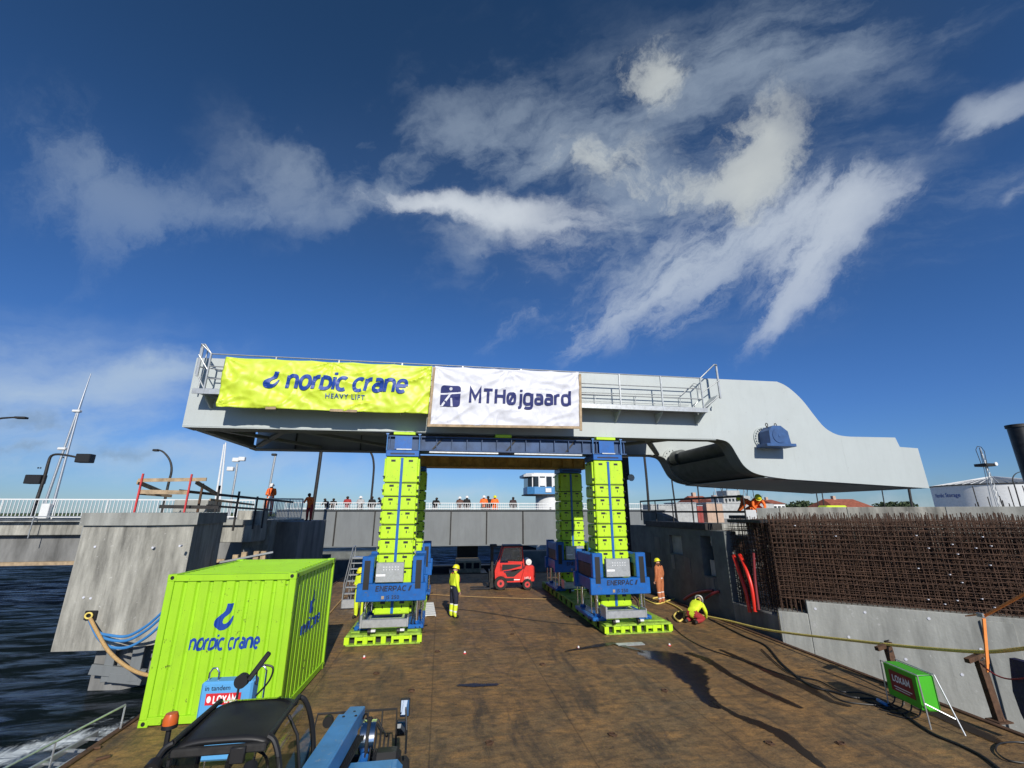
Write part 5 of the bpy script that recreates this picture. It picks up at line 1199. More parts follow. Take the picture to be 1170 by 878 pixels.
# ------------------------------------------------------------------ lamps, masts, signals
def polething(name, lab, cat, pts, T, r, ma, group=None, head=None, r1=None):
    P3 = [onT(u, v, T) for u, v in pts]; P3[0].z = min(P3[0].z, 2.9); vx = P3[0].x
    # keep posts plumb: the lower points share the foot's position
    o = thing(name, (P3[0].x, T, P3[0].z), 0, lab, cat, group)
    n = len(P3); path = smooth_poly([tuple(p) for p in P3], 4) if n > 2 else P3
    m = MB(); m.tube(path, r, 8, [r+(r1-r)*i/(len(path)-1) for i in range(len(path))] if r1 else None); m.build('pole', ma, o, smooth=True, world=True)
    if head:
        e = P3[-1]; w_, h_, hm = head; m = MB(); m.box(e.x-w_, e.x+w_*.3, T-.15, T+.15, e.z-h_, e.z+h_*.2, .03); m.build('lamp_head', hm, o, world=True)
    return o
GL = 'street lamps along the bridges'
polething('street_lamp', 'curved grey street lamp bending left above the red posts', 'street lamp', [(187, 578), (192, 555), (196, 538), (194, 526), (187, 517), (180, 514)], 34, .09, m_dark, GL, (.25, .12, m_dark), .05)
polething('street_lamp', 'street lamp arm reaching in from the left edge', 'street lamp', [(-12, 578), (-14, 520), (-12, 492), (-4, 480), (10, 477.5), (28, 477)], 30, .09, m_dark, GL, (.45, .10, m_dark), .045)
polething('floodlight_pole', 'grey pole with a cluster of white floodlights left of the first worker in orange', 'floodlight', [(263, 578), (269, 545), (271, 530)], 48, .10, m_galv)
for dx, dz, lab in ((-.45, 0, ''), (.2, .55, ''), (.9, .75, '')):
    pass
fl_ = [o for o in COL.objects if o.name == 'floodlight_pole'][0]; tp0 = onT(270, 530, 48)
for dx, dz in ((-.35, -.55), (.0, .35), (.55, .45)):
    m = MB(); m.box(tp0.x+dx-.3, tp0.x+dx+.3, 47.6, 48.0, tp0.z+dz-.2, tp0.z+dz+.2, .04); m.build('lamp_head', m_white, fl_, world=True)
polething('street_lamp', 'straight pole with a small lamp behind the first worker in orange', 'street lamp', [(304, 575), (311, 540), (315, 519)], 40, .09, m_galv, GL, (.3, .15, m_black))
polething('street_lamp', 'thick dark pole right of the second worker in orange', 'street lamp', [(358, 575), (363, 545), (367, 515)], 36, .13, m_dark, GL)
polething('street_lamp', 'slim lamp pole with a curved top left of the front left tower', 'street lamp', [(423.5, 575), (426.5, 545), (427, 530), (425, 520), (420, 512)], 50, .11, m_dark, GL)
polething('street_lamp', 'pole nearest the right tower, seen below the curved girder', 'street lamp', [(741, 580), (739, 550), (736, 520)], 34, .10, m_dark, GL)
polething('street_lamp', 'thin pole seen beside the curved underside of the span', 'street lamp', [(773, 585), (769, 560), (766, 535)], 42, .08, m_dark, GL)
polething('street_lamp', 'thin pole left of the worker in orange on the right wall', 'street lamp', [(798, 572), (797, 555), (795, 540)], 60, .10, m_dark, GL)
for u, lab in ((934.5, 'left pole of the pair under the bottom of the counterweight end'), (941, 'right pole of the pair under the bottom of the counterweight end'), (1010, 'thin pole under the right end of the span'), (1041, 'thick pole under the tip of the lifted span')):
    polething('street_lamp', lab, 'street lamp', [(u, 578), (u-2, 562), (u-4, 545)], 40, .05 if u != 1041 else .12, m_dark, GL)
polething('street_lamp', 'curved street lamp in front of the round white tank at the right edge', 'street lamp', [(1166, 580), (1160, 558), (1157, 548), (1160, 542), (1167, 539), (1176, 538)], 36, .06, m_dark, GL, (.2, .08, m_dark), .03)
ts_ = polething('traffic_signal', 'dark signal gantry pole with two black signal boxes on the left approach bridge', 'traffic signal', [(39, 577), (50, 548), (55, 530), (59, 521), (70, 519.5), (92, 523.5)], AT+.5, .085, m_dark, None, None, .05)
for u, v, w_ in ((97, 524, .36), (40, 548, .38)):
    q = onT(u, v, AT+.5); m = MB(); m.box(q.x-w_, q.x+w_, AT+.3, AT+.75, q.z-.24, q.z+.24, .03); sb_ = m.build('signal_box', m_black, ts_, world=True)
    m = MB()
    for dx in (-.18, .05): m.cyl((q.x+dx, AT+.28, q.z), (q.x+dx, AT+.299, q.z), .09, 12)
    m.build('lens', m_glass, sb_, world=False)
mm_ = thing('ship_mast', (onT(55, 583, 50).x, 50, 2), 0, 'tall white two-legged mast rising behind the left approach bridge', 'mast')
for (a, b) in (((50, 580), (89, 468)), ((60, 580), (91, 466)), ((90, 468), (104, 427))):
    pa, pb2 = onT(*a, 50), onT(*b, 50); m = MB(); m.cyl(pa, pb2, .13 if b[1] > 440 else .12, 10, .09 if b[1] > 440 else .04); m.build('spar', m_alu, mm_, smooth=True, world=True)
for (u, v) in ((88, 470), (71.5, 513)): q = onT(u, v, 50); m = MB(); m.box(q.x-.35, q.x+.35, 49.8, 50.2, q.z-.12, q.z+.12, .04); m.build('crosstree', m_white, mm_, world=True)
m2_ = thing('ship_mast', (onT(250, 583, 70).x, 70, 2), 0, 'small white two-legged mast between the pier rails and the floodlights', 'mast')
for (a, b) in (((246, 575), (256, 508)), ((251, 575), (258, 506))): m = MB(); m.cyl(onT(*a, 70), onT(*b, 70), .17, 8, .09); m.build('spar', m_white, m2_, smooth=True, world=True)
# dark mast with loudspeaker right of the right tower
cp = thing('camera_mast', (onT(715, 583, 26).x, 26, 2), 0, 'dark square mast with a round white dish, right of the front right tower', 'mast')
q = onT(715, 560, 26)
m = MB(); m.box(q.x-.18, q.x+.10, 25.9, 26.2, 1, 6.2, .01); m.build('mast', m_dark, cp, world=True)
m = MB(); m.box(q.x-.25, q.x+.42, 26.22, 26.6, onT(715, 548, 26).z, 7.2, .01); m.build('panel', m_dark, cp, world=True)
m = MB(); c = onT(721, 546, 25.6); m.lathe([(.0, .1), (.14, .06), (.21, -.03), (.20, -.06), (.0, 0)], c, 20, 'y'); m.build('dish', m_white, cp, smooth=True, world=True)
m = MB(); c = onT(715, 540, 25.6); m.tube([c+Vector((.14*math.cos(a), 0, .14*math.sin(a))) for a in [k*2*math.pi/12 for k in range(13)]], .035, 6); m.build('bracket_ring', m_black, cp, smooth=True, world=True)

# ------------------------------------------------------------------ far right: tank, mast, pile, houses
TKT = 95
tr_ = 8.6; d_ = ray(1069, 583); d_.z = 0; d_.normalize(); tc_ = d_*118+Vector((d_.y, -d_.x, 0))*tr_
tk = thing('storage_tank', (tc_.x, tc_.y, -1), 0, 'large round white storage tank with a ribbed conical roof beyond the quay', 'storage tank')
zr = 3.8+1+118*math.cos(math.atan2(tc_.x, tc_.y)-YAW)*.955*(583.5-555)/497*1.02
m = MB(); m.cyl((0, 0, 0), (0, 0, zr), tr_, 96, cap=False); m.build('shell', m_white, tk, smooth=True)
m = MB(); m.lathe([(tr_+.1, zr), (tr_*.5, zr+.9), (.3, zr+1.5), (0, zr+1.5)], (0, 0, 0), 96); rf_ = m.build('roof', m_girder, tk, smooth=True)
m = MB()
for k in range(48): a = k*math.pi/24; m.cyl((tr_*math.cos(a), tr_*math.sin(a), zr+.08), (tr_*.04*math.cos(a), tr_*.04*math.sin(a), zr+1.6), .05, 4)
tag(m.build('roof_rib', m_white, rf_), kind='stuff')
m = MB(); m.tube([((tr_+.12)*math.cos(a), (tr_+.12)*math.sin(a), zr) for a in [k*math.pi/30 for k in range(61)]], .10, 6); m.build('rim', m_dark, tk, smooth=True)
g = text_geo('Nordic Storage', 1.0, .006); an0 = math.atan2(-1, -.30)
def wrap_tank(x, y):
    a = math.atan2(-tc_.y, -tc_.x)-R(66)+x/tr_; return ((tr_+.05)*math.cos(a), (tr_+.05)*math.sin(a), zr-2.0+y)
g = cut_geo([(x*.85, y*1.0) for x, y in g[0]], g[1], [.3*k for k in range(1, 30)]); decal('lettering', g, wrap_tank, m_logo, tk)
cr_ = thing('lattice_mast', (onT(1141, 583, 60).x, 60, 0), 0, 'slim lattice mast with a dark platform in front of the white tank', 'mast')
hz = onT(1130, 512, 60).z; plz = onT(1132, 531, 60).z
m = MB(); w0 = 1.2
for k in range(14):
    z0 = hz*k/14; z1 = hz*(k+1)/14; a = w0*(1-k/15)*.5; b = w0*(1-(k+1)/15)*.5
    for sx, sy in ((-1, -1), (1, -1), (1, 1), (-1, 1)): m.cyl((sx*a, sy*a, z0), (sx*b, sy*b, z1), .05, 4)
    m.cyl((-a, -a, z0), (b, -b, z1), .035, 4); m.cyl((a, -a, z0), (-b, -b, z1), .035, 4)
m.build('lattice', m_galv, cr_)
m = MB(); m.box(-1.0, 1.0, -.9, .9, plz-.35, plz+.1, .05); m.build('platform', m_dark, cr_); m = MB(); m.tube([(-.7, 0, plz), (-.95, 0, plz+2.4), (-.4, 0, plz+3.0), (.3, 0, plz+2.9), (.7, 0, plz+2.2), (.45, 0, plz)], .05, 6); m.build('hoop', m_dark, cr_); m = MB(); m.cyl((.75, -.95, plz), (.75, -1.1, plz), .3, 12); m.build('lamp', m_white, cr_)
pl_ = thing('steel_pile', (32.75, 20.0, -2), 0, 'tall black steel pile at the right edge of the picture', 'pile')
m = MB(); m.cyl((0, 0, 0), (0, 0, 10.55), .43, 24); m.build('shaft', mat('pile_black', (.02, .02, .02), .4, .2, var=.6, scale=2), pl_, smooth=True); m = MB(); m.cyl((0, 0, 10.45), (0, 0, 10.62), .49, 24); m.build('collar', m_dark, pl_, smooth=True)

# land and houses on the far side at right
m_redc0 = mat('faded_red_cabin', (.30, .05, .04), .6, var=.2, grime=.4)
land = MB(); land.prism([(14, 46), (60, 34), (200, 30), (400, 400), (-20, 400), (8, 120), (16, 60)], 'z', -4, 2.6); tag(land.build('quayside_ground', m_conc), kind='structure')
shore = MB(); shore.prism([(-600, 700), (-600, 900), (900, 900), (900, 500), (300, 420)], 'z', -3, 1.2); tag(shore.build('far_shore', m_leaf), kind='structure')
def house(u0, u1, T, zt, zr, roof, wall, lab, dep=10, hip=.25, nwin=5):
    a, b = onT(u0, 583, T).x, onT(u1, 583, T).x; o = thing('house', ((a+b)/2, T, 2.6), 0, lab, 'house', 'houses beyond the quay'); w = (b-a)/2
    m = MB(); m.box(-w, w, 0, dep, 0, zt-2.6); m.build('wall', wall, o)
    z0, z1 = zt-2.6, zr-2.6; h = w*hip; m = MB(); m.add([(-w-.4, -.4, z0), (w+.4, -.4, z0), (w+.4, dep+.4, z0), (-w-.4, dep+.4, z0), (-w+h, dep/2, z1), (w-h, dep/2, z1)], [(0, 1, 5, 4), (2, 3, 4, 5), (1, 2, 5), (3, 0, 4), (3, 2, 1, 0)]); rf = m.build('roof', roof, o)
    for k in range(nwin):
        x = -w+(k+.5)*2*w/nwin; m = MB(); m.box(x-.5, x+.5, -.04, -.01, (zt-2.6)*.35, (zt-2.6)*.8); m.build('window', m_glass, o)
    m = MB(); m.box(-w*.3, -w*.3+.8, dep/2-.4, dep/2+.4, z1-.6, z1+.8); m.build('chimney', m_brick, rf); return o
house(956, 1003, 100, 4.4, 7.0, m_tile, m_brick, 'house with a red tiled roof, right of the lime sheet beyond the rebar', nwin=7)
house(990, 1012, 120, 4.0, 5.4, m_tile, m_white, 'small red roofed house right of the bigger one')
house(820, 852, 90, 5.8, 6.6, m_tile, m_brick, 'long orange brick building beyond the dark railing', hip=.1, nwin=8)
house(798, 822, 95, 5.4, 7.4, m_tile, m_white, 'low house with a maroon roof left of the orange brick building', nwin=4)
house(862, 878, 130, 5.6, 6.8, m_girder, m_white, 'pale house just right of the worker in orange on the wall', nwin=3)
house(884, 898, 130, 6.2, 7.6, m_tile, m_white, 'pale flat-fronted house with dark windows right of the worker on the wall', nwin=3)
def cont(u0, u1, T, z1, ma, lab):
    a, b = onT(u0, 583, T).x, onT(u1, 583, T).x; o = thing('site_cabin', ((a+b)/2, T, 2.6), 0, lab, 'site cabin', 'site cabins on the quay'); w = (b-a)/2
    m = MB(); vs = []; n = int((b-a)/.18)
    for k in range(n+1): x = -w+2*w*k/n; y = 0 if k % 2 else .06; vs += [(x, y, 0), (x, y, z1-2.6)]
    m.add(vs, [(2*k, 2*k+2, 2*k+3, 2*k+1) for k in range(n)]); m.box(-w, w, .1, 2.4, 0, z1-2.6); m.build('wall', ma, o); m = MB(); m.box(-w-.03, w+.03, -.03, 2.45, z1-2.595, z1-2.5); m.build('roof', m_galv, o)
cont(744, 771, 45, 4.45, m_dull, 'white corrugated cabin behind the dark railing, nearest the right tower'); cont(772, 796, 45.5, 4.65, m_dull, 'white corrugated cabin in the middle, by the red stacked stuff'); cont(808, 826, 48, 4.7, m_brick, 'buff cabin right of the white corrugated ones')
cont(797, 803, 47, 4.4, m_redc0, 'narrow red cabin between the white and the buff ones')
# a grey ship with clutter of masts beyond
sh = thing('moored_ship', (onT(858, 583, 75).x, 75, 1), 0, 'pale grey ship with crowded masts and rails beyond the rebar, behind the worker in orange', 'ship')
m = MB(); m.box(-6, 5, 0, 6, 0, 4.2, .2); m.build('hull', m_dull, sh); m = MB(); m.box(-4.5, 1, 1, 5, 4.22, 5.6, .1); m.box(-3.5, -.8, 1.2, 4.6, 5.62, 6.6, .1); dk_ = m.build('superstructure', m_dull, sh)
for k in range(7): m = MB(); m.box(-4.2+k*.72, -3.8+k*.72, .95, .99, 4.6, 5.1); m.build('window', m_glass, dk_)
rs = random.Random(5)
for k in range(16): x = rs.uniform(-5.5, 4.5); m = MB(); m.cyl((x, rs.uniform(.5, 4), 4.2), (x+rs.uniform(-.5, .5), 2, 5.4+rs.uniform(0, 3.2)), .06, 5); m.build('mast', m_dark if k % 2 else m_galv, sh)
tag(MB().box(onT(946, 583, 30).x, onT(970, 583, 30).x, 30, 31, 3.7, 4.25, .15).build('lime_sheet', m_yvinyl), 'lime green sheet bundled on the far wall top left of the red roofed house', 'sheet')
sa = onT(965, 583, 28)
def tree(x, y, z0, h, r, lab):
    o = thing('tree', (x, y, z0), 0, lab, 'tree', 'far trees beyond the quay'); m = MB(); m.cyl((0, 0, 0), (0, 0, h*.55), .25, 8, .12); m.build('trunk', m_trunk, o)
    m = MB(); rr = random.Random(int(x*7))
    for k in range(420):
        a = rr.uniform(0, 6.28); e = rr.uniform(-1, 1); q = rr.random()**.4; c = Vector((math.cos(a)*math.sqrt(1-e*e)*r*q, math.sin(a)*math.sqrt(1-e*e)*r*q, h*.62+e*h*.36*q)); s_ = rr.uniform(.25, .5)
        u_ = Vector((rr.uniform(-1, 1), rr.uniform(-1, 1), rr.uniform(-1, 1))).normalized()*s_; v_ = u_.cross(Vector((rr.uniform(-1, 1), rr.uniform(-1, 1), rr.uniform(-1, 1)))).normalized()*s_
        m.add([c-u_, c+v_, c+u_, c-v_], [(0, 1, 2, 3)])
    m.build('crown', m_leaf, o)
for u, T, h, r, lab in ((917, 140, 5.0, 5, 'dark tree left of the pole pair under the counterweight'), (926, 150, 4.3, 4, 'small dark tree beside the pole pair'), (1012, 140, 4.6, 4, 'dark tree right of the red roofs'), (1030, 130, 4.8, 5, 'rounded dark tree left of the thick pole'), (905, 150, 4.0, 4, 'low dark tree right of the pale houses')):
    tree(onT(u, 583, T).x, T, 2.6, h, r, lab)

# ------------------------------------------------------------------ people
m_skin = mat('skin', (.48, .27, .19), .6, var=.05)
m_hiy = mat('hi_vis_yellow', (.70, .85, .03), .7, var=.12, scale=14, bump=.3, bscale=22)
m_hio = mat('hi_vis_orange', (.90, .17, .02), .7, var=.12, scale=14, bump=.3, bscale=22)
m_faded = mat('faded_orange_cloth', (.50, .17, .07), .8, var=.15, scale=14, bump=.3, bscale=22)
m_navyc = mat('navy_cloth', (.012, .016, .035), .85, var=.2, scale=14, bump=.3, bscale=22)
m_blackc = mat('black_cloth', (.012, .012, .013), .85, var=.2, scale=14)
m_greyc = mat('pale_jacket', (.42, .42, .42), .85, var=.15, scale=14)
m_redc = mat('red_cloth', (.35, .03, .03), .8, var=.2, scale=14)
m_refl = mat('reflective_tape', (.75, .76, .76), .35, var=.05)
m_boot = mat('boot', (.02, .016, .012), .7)
m_hair = mat('dark_hair', (.03, .02, .012), .8)
m_hely = mat('yellow_helmet', (.75, .72, .02), .35, var=.03); m_helw = mat('white_helmet', (.75, .75, .73), .35, var=.03)
POSES = {
 # pelvis, chest, neck, head centre; then per side: shoulder, elbow, wrist, hand end, hip, knee, ankle, toe   (x right, y forward, z up)
 'stand': dict(pel=(0, 0, .95), wai=(0, .0, 1.10), che=(0, .01, 1.30), nec=(0, .0, 1.48), hed=(0, .035, 1.61),
   R=[(.185, 0, 1.41), (.235, -.02, 1.13), (.225, .07, .89), (.22, .11, .80), (.10, 0, .92), (.115, .02, .50), (.12, -.02, .085), (.135, .15, .035)],
   L=[(-.185, 0, 1.41), (-.24, -.03, 1.13), (-.225, .06, .89), (-.22, .10, .80), (-.10, 0, .92), (-.12, .0, .50), (-.13, -.04, .085), (-.15, .13, .035)]),
 'phone': dict(pel=(0, 0, .95), wai=(0, .0, 1.10), che=(0, .01, 1.30), nec=(0, .02, 1.48), hed=(0, .07, 1.60),
   R=[(.185, 0, 1.41), (.24, .0, 1.14), (.12, .24, 1.15), (.06, .30, 1.18), (.10, 0, .92), (.115, .02, .50), (.12, -.02, .085), (.135, .15, .035)],
   L=[(-.185, 0, 1.41), (-.24, .02, 1.14), (-.12, .24, 1.13), (-.05, .30, 1.16), (-.10, 0, .92), (-.12, .0, .50), (-.13, -.04, .085), (-.15, .13, .035)]),
 'lean': dict(pel=(0, -.08, .93), wai=(0, .0, 1.08), che=(0, .11, 1.25), nec=(0, .20, 1.41), hed=(0, .27, 1.53),
   R=[(.185, .16, 1.35), (.27, .26, 1.12), (.17, .46, 1.10), (.10, .50, 1.12), (.10, -.08, .90), (.115, -.03, .49), (.12, -.10, .085), (.135, .07, .035)],
   L=[(-.185, .16, 1.35), (-.27, .26, 1.12), (-.17, .46, 1.10), (-.10, .50, 1.12), (-.10, -.08, .90), (-.12, .02, .49), (-.13, .0, .085), (-.15, .17, .035)]),
 'crouch': dict(pel=(0, -.12, .30), wai=(0, .0, .42), che=(0, .17, .53), nec=(0, .30, .62), hed=(0, .40, .66),
   R=[(.18, .25, .57), (.24, .34, .32), (.14, .50, .13), (.11, .58, .09), (.10, -.10, .28), (.19, .24, .12), (.16, -.17, .10), (.17, -.32, .06)],
   L=[(-.18, .25, .57), (-.25, .34, .32), (-.14, .50, .15), (-.11, .58, .10), (-.10, -.10, .28), (-.19, .22, .12), (-.16, -.19, .10), (-.17, -.34, .06)]),
}
def person(loc, rz, pose, top, leg, label, helmet=None, arm=None, boot=m_boot, group=None, h=1.0, near=False, waist=None, shin=None, vest=None, cat='person'):
    pz = POSES[pose]; V = []; Ed = []; Rd = []; seg = []
    def v(p, r): V.append(Vector(p)); Rd.append((r[0]*1.26, r[1]*1.26) if len(V) not in (4, 5, 6, 7) else r); return len(V)-1
    def e(a, b, k): Ed.append((a, b)); seg.append((a, b, k))
    arm = arm or top; waist = waist or top; shin = shin or leg
    mats = [m_skin, top, leg, arm, boot, waist, shin, m_refl]
    p_ = v(pz['pel'], (.155, .115)); w_ = v(pz['wai'], (.145, .105)); c_ = v(pz['che'], (.17, .12)); n_ = v(pz['nec'], (.062, .062)); 
    hd = Vector(pz['hed']); nk = Vector(pz['nec']); up = (hd-nk).normalized()
    h0 = v(hd-up*.055, (.072, .082)); h1 = v(hd+up*.03, (.083, .098)); h2 = v(hd+up*.095, (.058, .07))
    e(p_, w_, 5); e(w_, c_, 1); e(c_, n_, 1); e(n_, h0, 0); e(h0, h1, 0); e(h1, h2, 0)
    for sd in ('R', 'L'):
        S, E_, Wr, Ha, Hi, K, An, To = pz[sd]
        s = v(S, (.068, .068)); el = v(E_, (.050, .050)); wr = v(Wr, (.036, .036)); ha = v(Vector(Wr).lerp(Vector(Ha), .65), (.040, .024))
        e(c_, s, 1); e(s, el, 3); e(el, wr, 3); e(wr, ha, 0)
        hi = v(Hi, (.098, .098)); k = v(K, (.068, .068)); an = v(An, (.052, .052)); to = v(To, (.042, .034)); th = v(Vector(Hi).lerp(Vector(K), .45), (.092, .092)); sh = v(Vector(K).lerp(Vector(An), .35), (.070, .070))
        e(p_, hi, 2); e(hi, th, 2); e(th, k, 2); e(k, sh, 6); e(sh, an, 6); e(an, to, 4)
    me = bpy.data.meshes.new('body'); me.from_pydata([tuple(q) for q in V], Ed, [])
    o = bpy.data.objects.new('body', me); COL.objects.link(o)
    o.modifiers.new('skin', 'SKIN'); sv = me.skin_vertices[0].data
    for i, r in enumerate(Rd): sv[i].radius = r; sv[i].use_root = (i == 0)
    ss = o.modifiers.new('sub', 'SUBSURF'); ss.levels = 2 if near else 1; ss.render_levels = ss.levels
    dg = bpy.context.evaluated_depsgraph_get(); dg.update()
    nm = bpy.data.meshes.new_from_object(o.evaluated_get(dg)); bpy.data.objects.remove(o)
    nm.materials.clear()
    for x in mats: nm.materials.append(x)
    for f in nm.polygons:
        c = f.center; best = None; bi = 0
        for a, b, k in seg:
            A_, B_ = V[a], V[b]; d = B_-A_; t = max(0, min(1, (c-A_).dot(d)/max(d.length_squared, 1e-9))); q = (c-(A_+d*t)).length-(.5*(max(Rd[a])+max(Rd[b])))*.7
            if best is None or q < best: best = q; bi = k; bt = t; bab = (a, b)
        f.material_index = bi; f.use_smooth = True
        if vest and bi == 5 and .25 < bt < .5: f.material_index = 7
        if vest and bi == 6 and bab[0] > 8 and .35 < bt < .6: f.material_index = 7
    bmx = bmesh.new(); bmx.from_mesh(nm)
    if near:       # nose and fingers belong to the same body mesh
        face = Vector((0, 1, 0)); side = Vector((1, 0, 0))
        fc = hd+up*.0; fwd = (face-up*face.dot(up)).normalized()
        def blob(c, sx, sy, sz, mi, seg_=8):
            r = bmesh.ops.create_uvsphere(bmx, u_segments=seg_, v_segments=6, radius=1, matrix=Matrix.Translation(c) @ Matrix.Diagonal((sx, sy, sz, 1)))
            for vv in r['verts']:
                for f in vv.link_faces: f.material_index = mi; f.smooth = True
        blob(fc+fwd*.098-up*.012, .014, .022, .024, 0)
        for sx in (-1, 1): blob(fc+side*sx*.083-up*.005, .012, .022, .032, 0); blob(fc+fwd*.083+side*sx*.032+up*.012, .012, .010, .007, 4)
        blob(fc+fwd*.090-up*.048, .024, .008, .006, 4)
        for sd, sx in (('R', 1), ('L', -1)):
            Wr, Ha = Vector(pz[sd][2]), Vector(pz[sd][3]); d = (Ha-Wr).normalized(); n = Vector((0, 0, 1)).cross(d)
            n = n.normalized() if n.length > .1 else Vector((1, 0, 0)); dn = d.cross(n).normalized(); base = Wr.lerp(Ha, .75)
            for j in range(4):
                ln = (.062, .072, .068, .052)[j]; b0 = base+n*(j-1.5)*.017; b1 = b0+d*ln*.55; b2 = b1+(d*.6-dn*.55)*ln*.5
                for a_, b_, r0_, r1_ in ((b0, b1, .0095, .009), (b1, b2, .009, .0075)):
                    M_ = (b_-a_).to_track_quat('Z', 'Y').to_matrix().to_4x4(); M_.translation = (a_+b_)/2
                    r = bmesh.ops.create_cone(bmx, cap_ends=True, segments=7, radius1=r0_, radius2=r1_, depth=(b_-a_).length*1.15, matrix=M_)
                    for vv in r['verts']:
                        for f in vv.link_faces: f.material_index = 0; f.smooth = True
            a_ = Wr.lerp(Ha, .4)-n*sx*.03; b_ = a_+d*.045-n*sx*.022; M_ = (b_-a_).to_track_quat('Z', 'Y').to_matrix().to_4x4(); M_.translation = (a_+b_)/2
            r = bmesh.ops.create_cone(bmx, cap_ends=True, segments=7, radius1=.012, radius2=.009, depth=.055, matrix=M_)
            for vv in r['verts']:
                for f in vv.link_faces: f.material_index = 0
    bmx.to_mesh(nm); bmx.free()
    t = thing('person', loc, rz, label, cat, group); t.scale = (h*(1.22 if group else 1), h*(1.1 if group else 1), h)
    b = bpy.data.objects.new('body', nm); COL.objects.link(b); b.parent = t
    hc = hd+up*.035; q = up.to_track_quat('Z', 'Y').to_matrix().to_4x4()
    M_ = Matrix.Translation(hc) @ q
    m = MB(); pr = [(0, .135), (.045, .130), (.085, .105), (.108, .065), (.116, .02), (.118, .005)]
    if helmet: 
        pr += [(.142, -.002), (.140, -.008), (.108, -.004)]
    else: pr = [(0, .098), (.05, .090), (.085, .060), (.098, .01), (.092, -.05), (.07, -.09)]
    m.lathe(pr, (0, 0, 0), 20); m.v = [tuple(M_ @ Vector((x, y*1.12-(0 if helmet else .012), z))) for x, y, z in m.v]
    m.build('helmet' if helmet else 'hair', helmet or m_hair, t, smooth=True)
    if vest:
        m = MB(); c = Vector(pz['che']); n0 = Vector(pz['nec'])
        for sx in (-1, 1): m.tube(smooth_poly([tuple(n0+Vector((sx*.06, -.07, -.0))), tuple(n0+Vector((sx*.085, .02, -.02))), tuple(c+Vector((sx*.075, .135, .03))), tuple(c+Vector((sx*.06, .15, -.12)))], 4), .028, 7)
        m.build('life_vest', vest, t, smooth=True)
    return t
def face_cam(p): return math.atan2(p.x, -p.y)+math.pi if False else math.atan2(-(-p.x), -p.y)
p = onZ(518, 706, 0)
person((p.x, p.y, 0), R(-62), 'stand', m_hiy, m_navyc, 'worker in yellow jacket and yellow helmet standing on the open deck, facing right', m_hely, near=True, h=1.04, waist=m_navyc, shin=m_hiy, vest=m_redc)
person((-2.84, 18.6, 0), R(150), 'phone', m_hiy, m_hiy, 'worker in yellow half hidden behind the left side of the front left tower', m_hely, near=True, h=1.0)
p = onZ(756, 690, 0)
person((p.x, p.y, 0), R(28), 'stand', m_faded, m_faded, 'worker in faded orange overalls and yellow helmet facing the dark wall', m_hely, near=True, h=1.03, vest=m_blackc)
p = onZ(800, 711, 0)
person((p.x-.25, p.y-.1, 0), R(-58), 'crouch', m_hiy, m_redc, 'worker in yellow jacket and red trousers crouching by the rope at the deck edge', m_helw, near=True, h=1.06)
p = onT(307, 583, 26.8); person((p.x, 26.8, onT(307, 590, 26.8).z), R(185), 'phone', m_hio, m_hio, 'worker in orange with a white helmet on the dark abutment, behind the grey railing', m_helw, h=1.0, vest=m_redc)
p = onT(353.5, 583, 30); person((p.x, 30, 3.22), R(175), 'lean', m_hio, m_redc, 'worker in orange without a helmet at the left end of the grey girder', None, h=1.02)
GP = 'people standing on the girder bridge'
for u, top, leg, hel, pose, rz, hh, lab in (
    (373.5, m_blackc, m_blackc, None, 'lean', 150, .93, 'person in black leaning low on the bridge railing, leftmost of the watchers'),
    (380.5, m_blackc, m_blackc, None, 'phone', 190, .90, 'small person in black just right of the leftmost watcher'),
    (396.5, m_redc, m_greyc, None, 'phone', 180, 1.0, 'person in a dark red jacket on the bridge, left of the front left tower'),
    (411.5, m_greyc, m_blackc, m_helw, 'phone', 180, 1.0, 'person in a pale jacket on the bridge between the red and the black jackets'),
    (424.5, m_blackc, m_greyc, None, 'stand', 175, 1.0, 'person in black in front of the slim lamp pole on the bridge'),
    (436.5, m_navyc, m_blackc, None, 'lean', 120, 1.0, 'person in dark blue partly hidden by the left edge of the front left tower'),
    (497, m_blackc, m_greyc, None, 'lean', 200, 1.0, 'person in black just right of the rear left tower'),
    (525, mat('brown_cloth', (.14, .07, .05), .85), m_greyc, m_helw, 'phone', 170, 1.0, 'person in a brown jacket on the bridge, left of the one with a white helmet'),
    (533, m_blackc, m_greyc, m_helw, 'stand', 185, 1.03, 'person in black with a white helmet on the bridge'),
    (552.5, m_hio, m_blackc, m_helw, 'phone', 175, 1.06, 'person in orange with a white helmet, left of the group above the forklift'),
    (558.5, m_blackc, m_redc, None, 'stand', 165, 1.06, 'person in black between the two in orange above the forklift'),
    (565, m_hio, m_hio, m_hely, 'phone', 185, 1.06, 'person in orange with a yellow helmet, right of the group above the forklift'),
    (586, mat('dark_brown_cloth', (.05, .03, .03), .85), m_greyc, None, 'stand', 180, 1.0, 'lone person in dark brown on the bridge left of the control tower')):
    q = onT(u, 583, GTY+1.25); person((q.x, GTY+(1.1 if u not in (558.5,) else 1.9), 3.28), R(rz), pose, top, leg, lab, hel, group=GP, h=hh*1.08)
for u, v, T, hel, lab in ((857.5, 575, 18.2, m_hely, 'worker in orange bending over the top of the rebar wall, left of the pair'), (863.5, 575, 18.0, m_hely, 'worker in orange bending over the top of the rebar wall, right of the pair')):
    q = onT(u, v, T); person((q.x, T, onT(u, 587, T).z), R(70 if u < 860 else 160), 'crouch', m_hio, m_hio, lab, hel, h=1.0)
tag(MB().box(onT(846, 583, 18).x, onT(884, 583, 18).x, 17.6, 18.9, 3.50, 3.64, .02).build('scaffold_board', m_black), 'black scaffold board under the two orange workers on the wall', 'board')

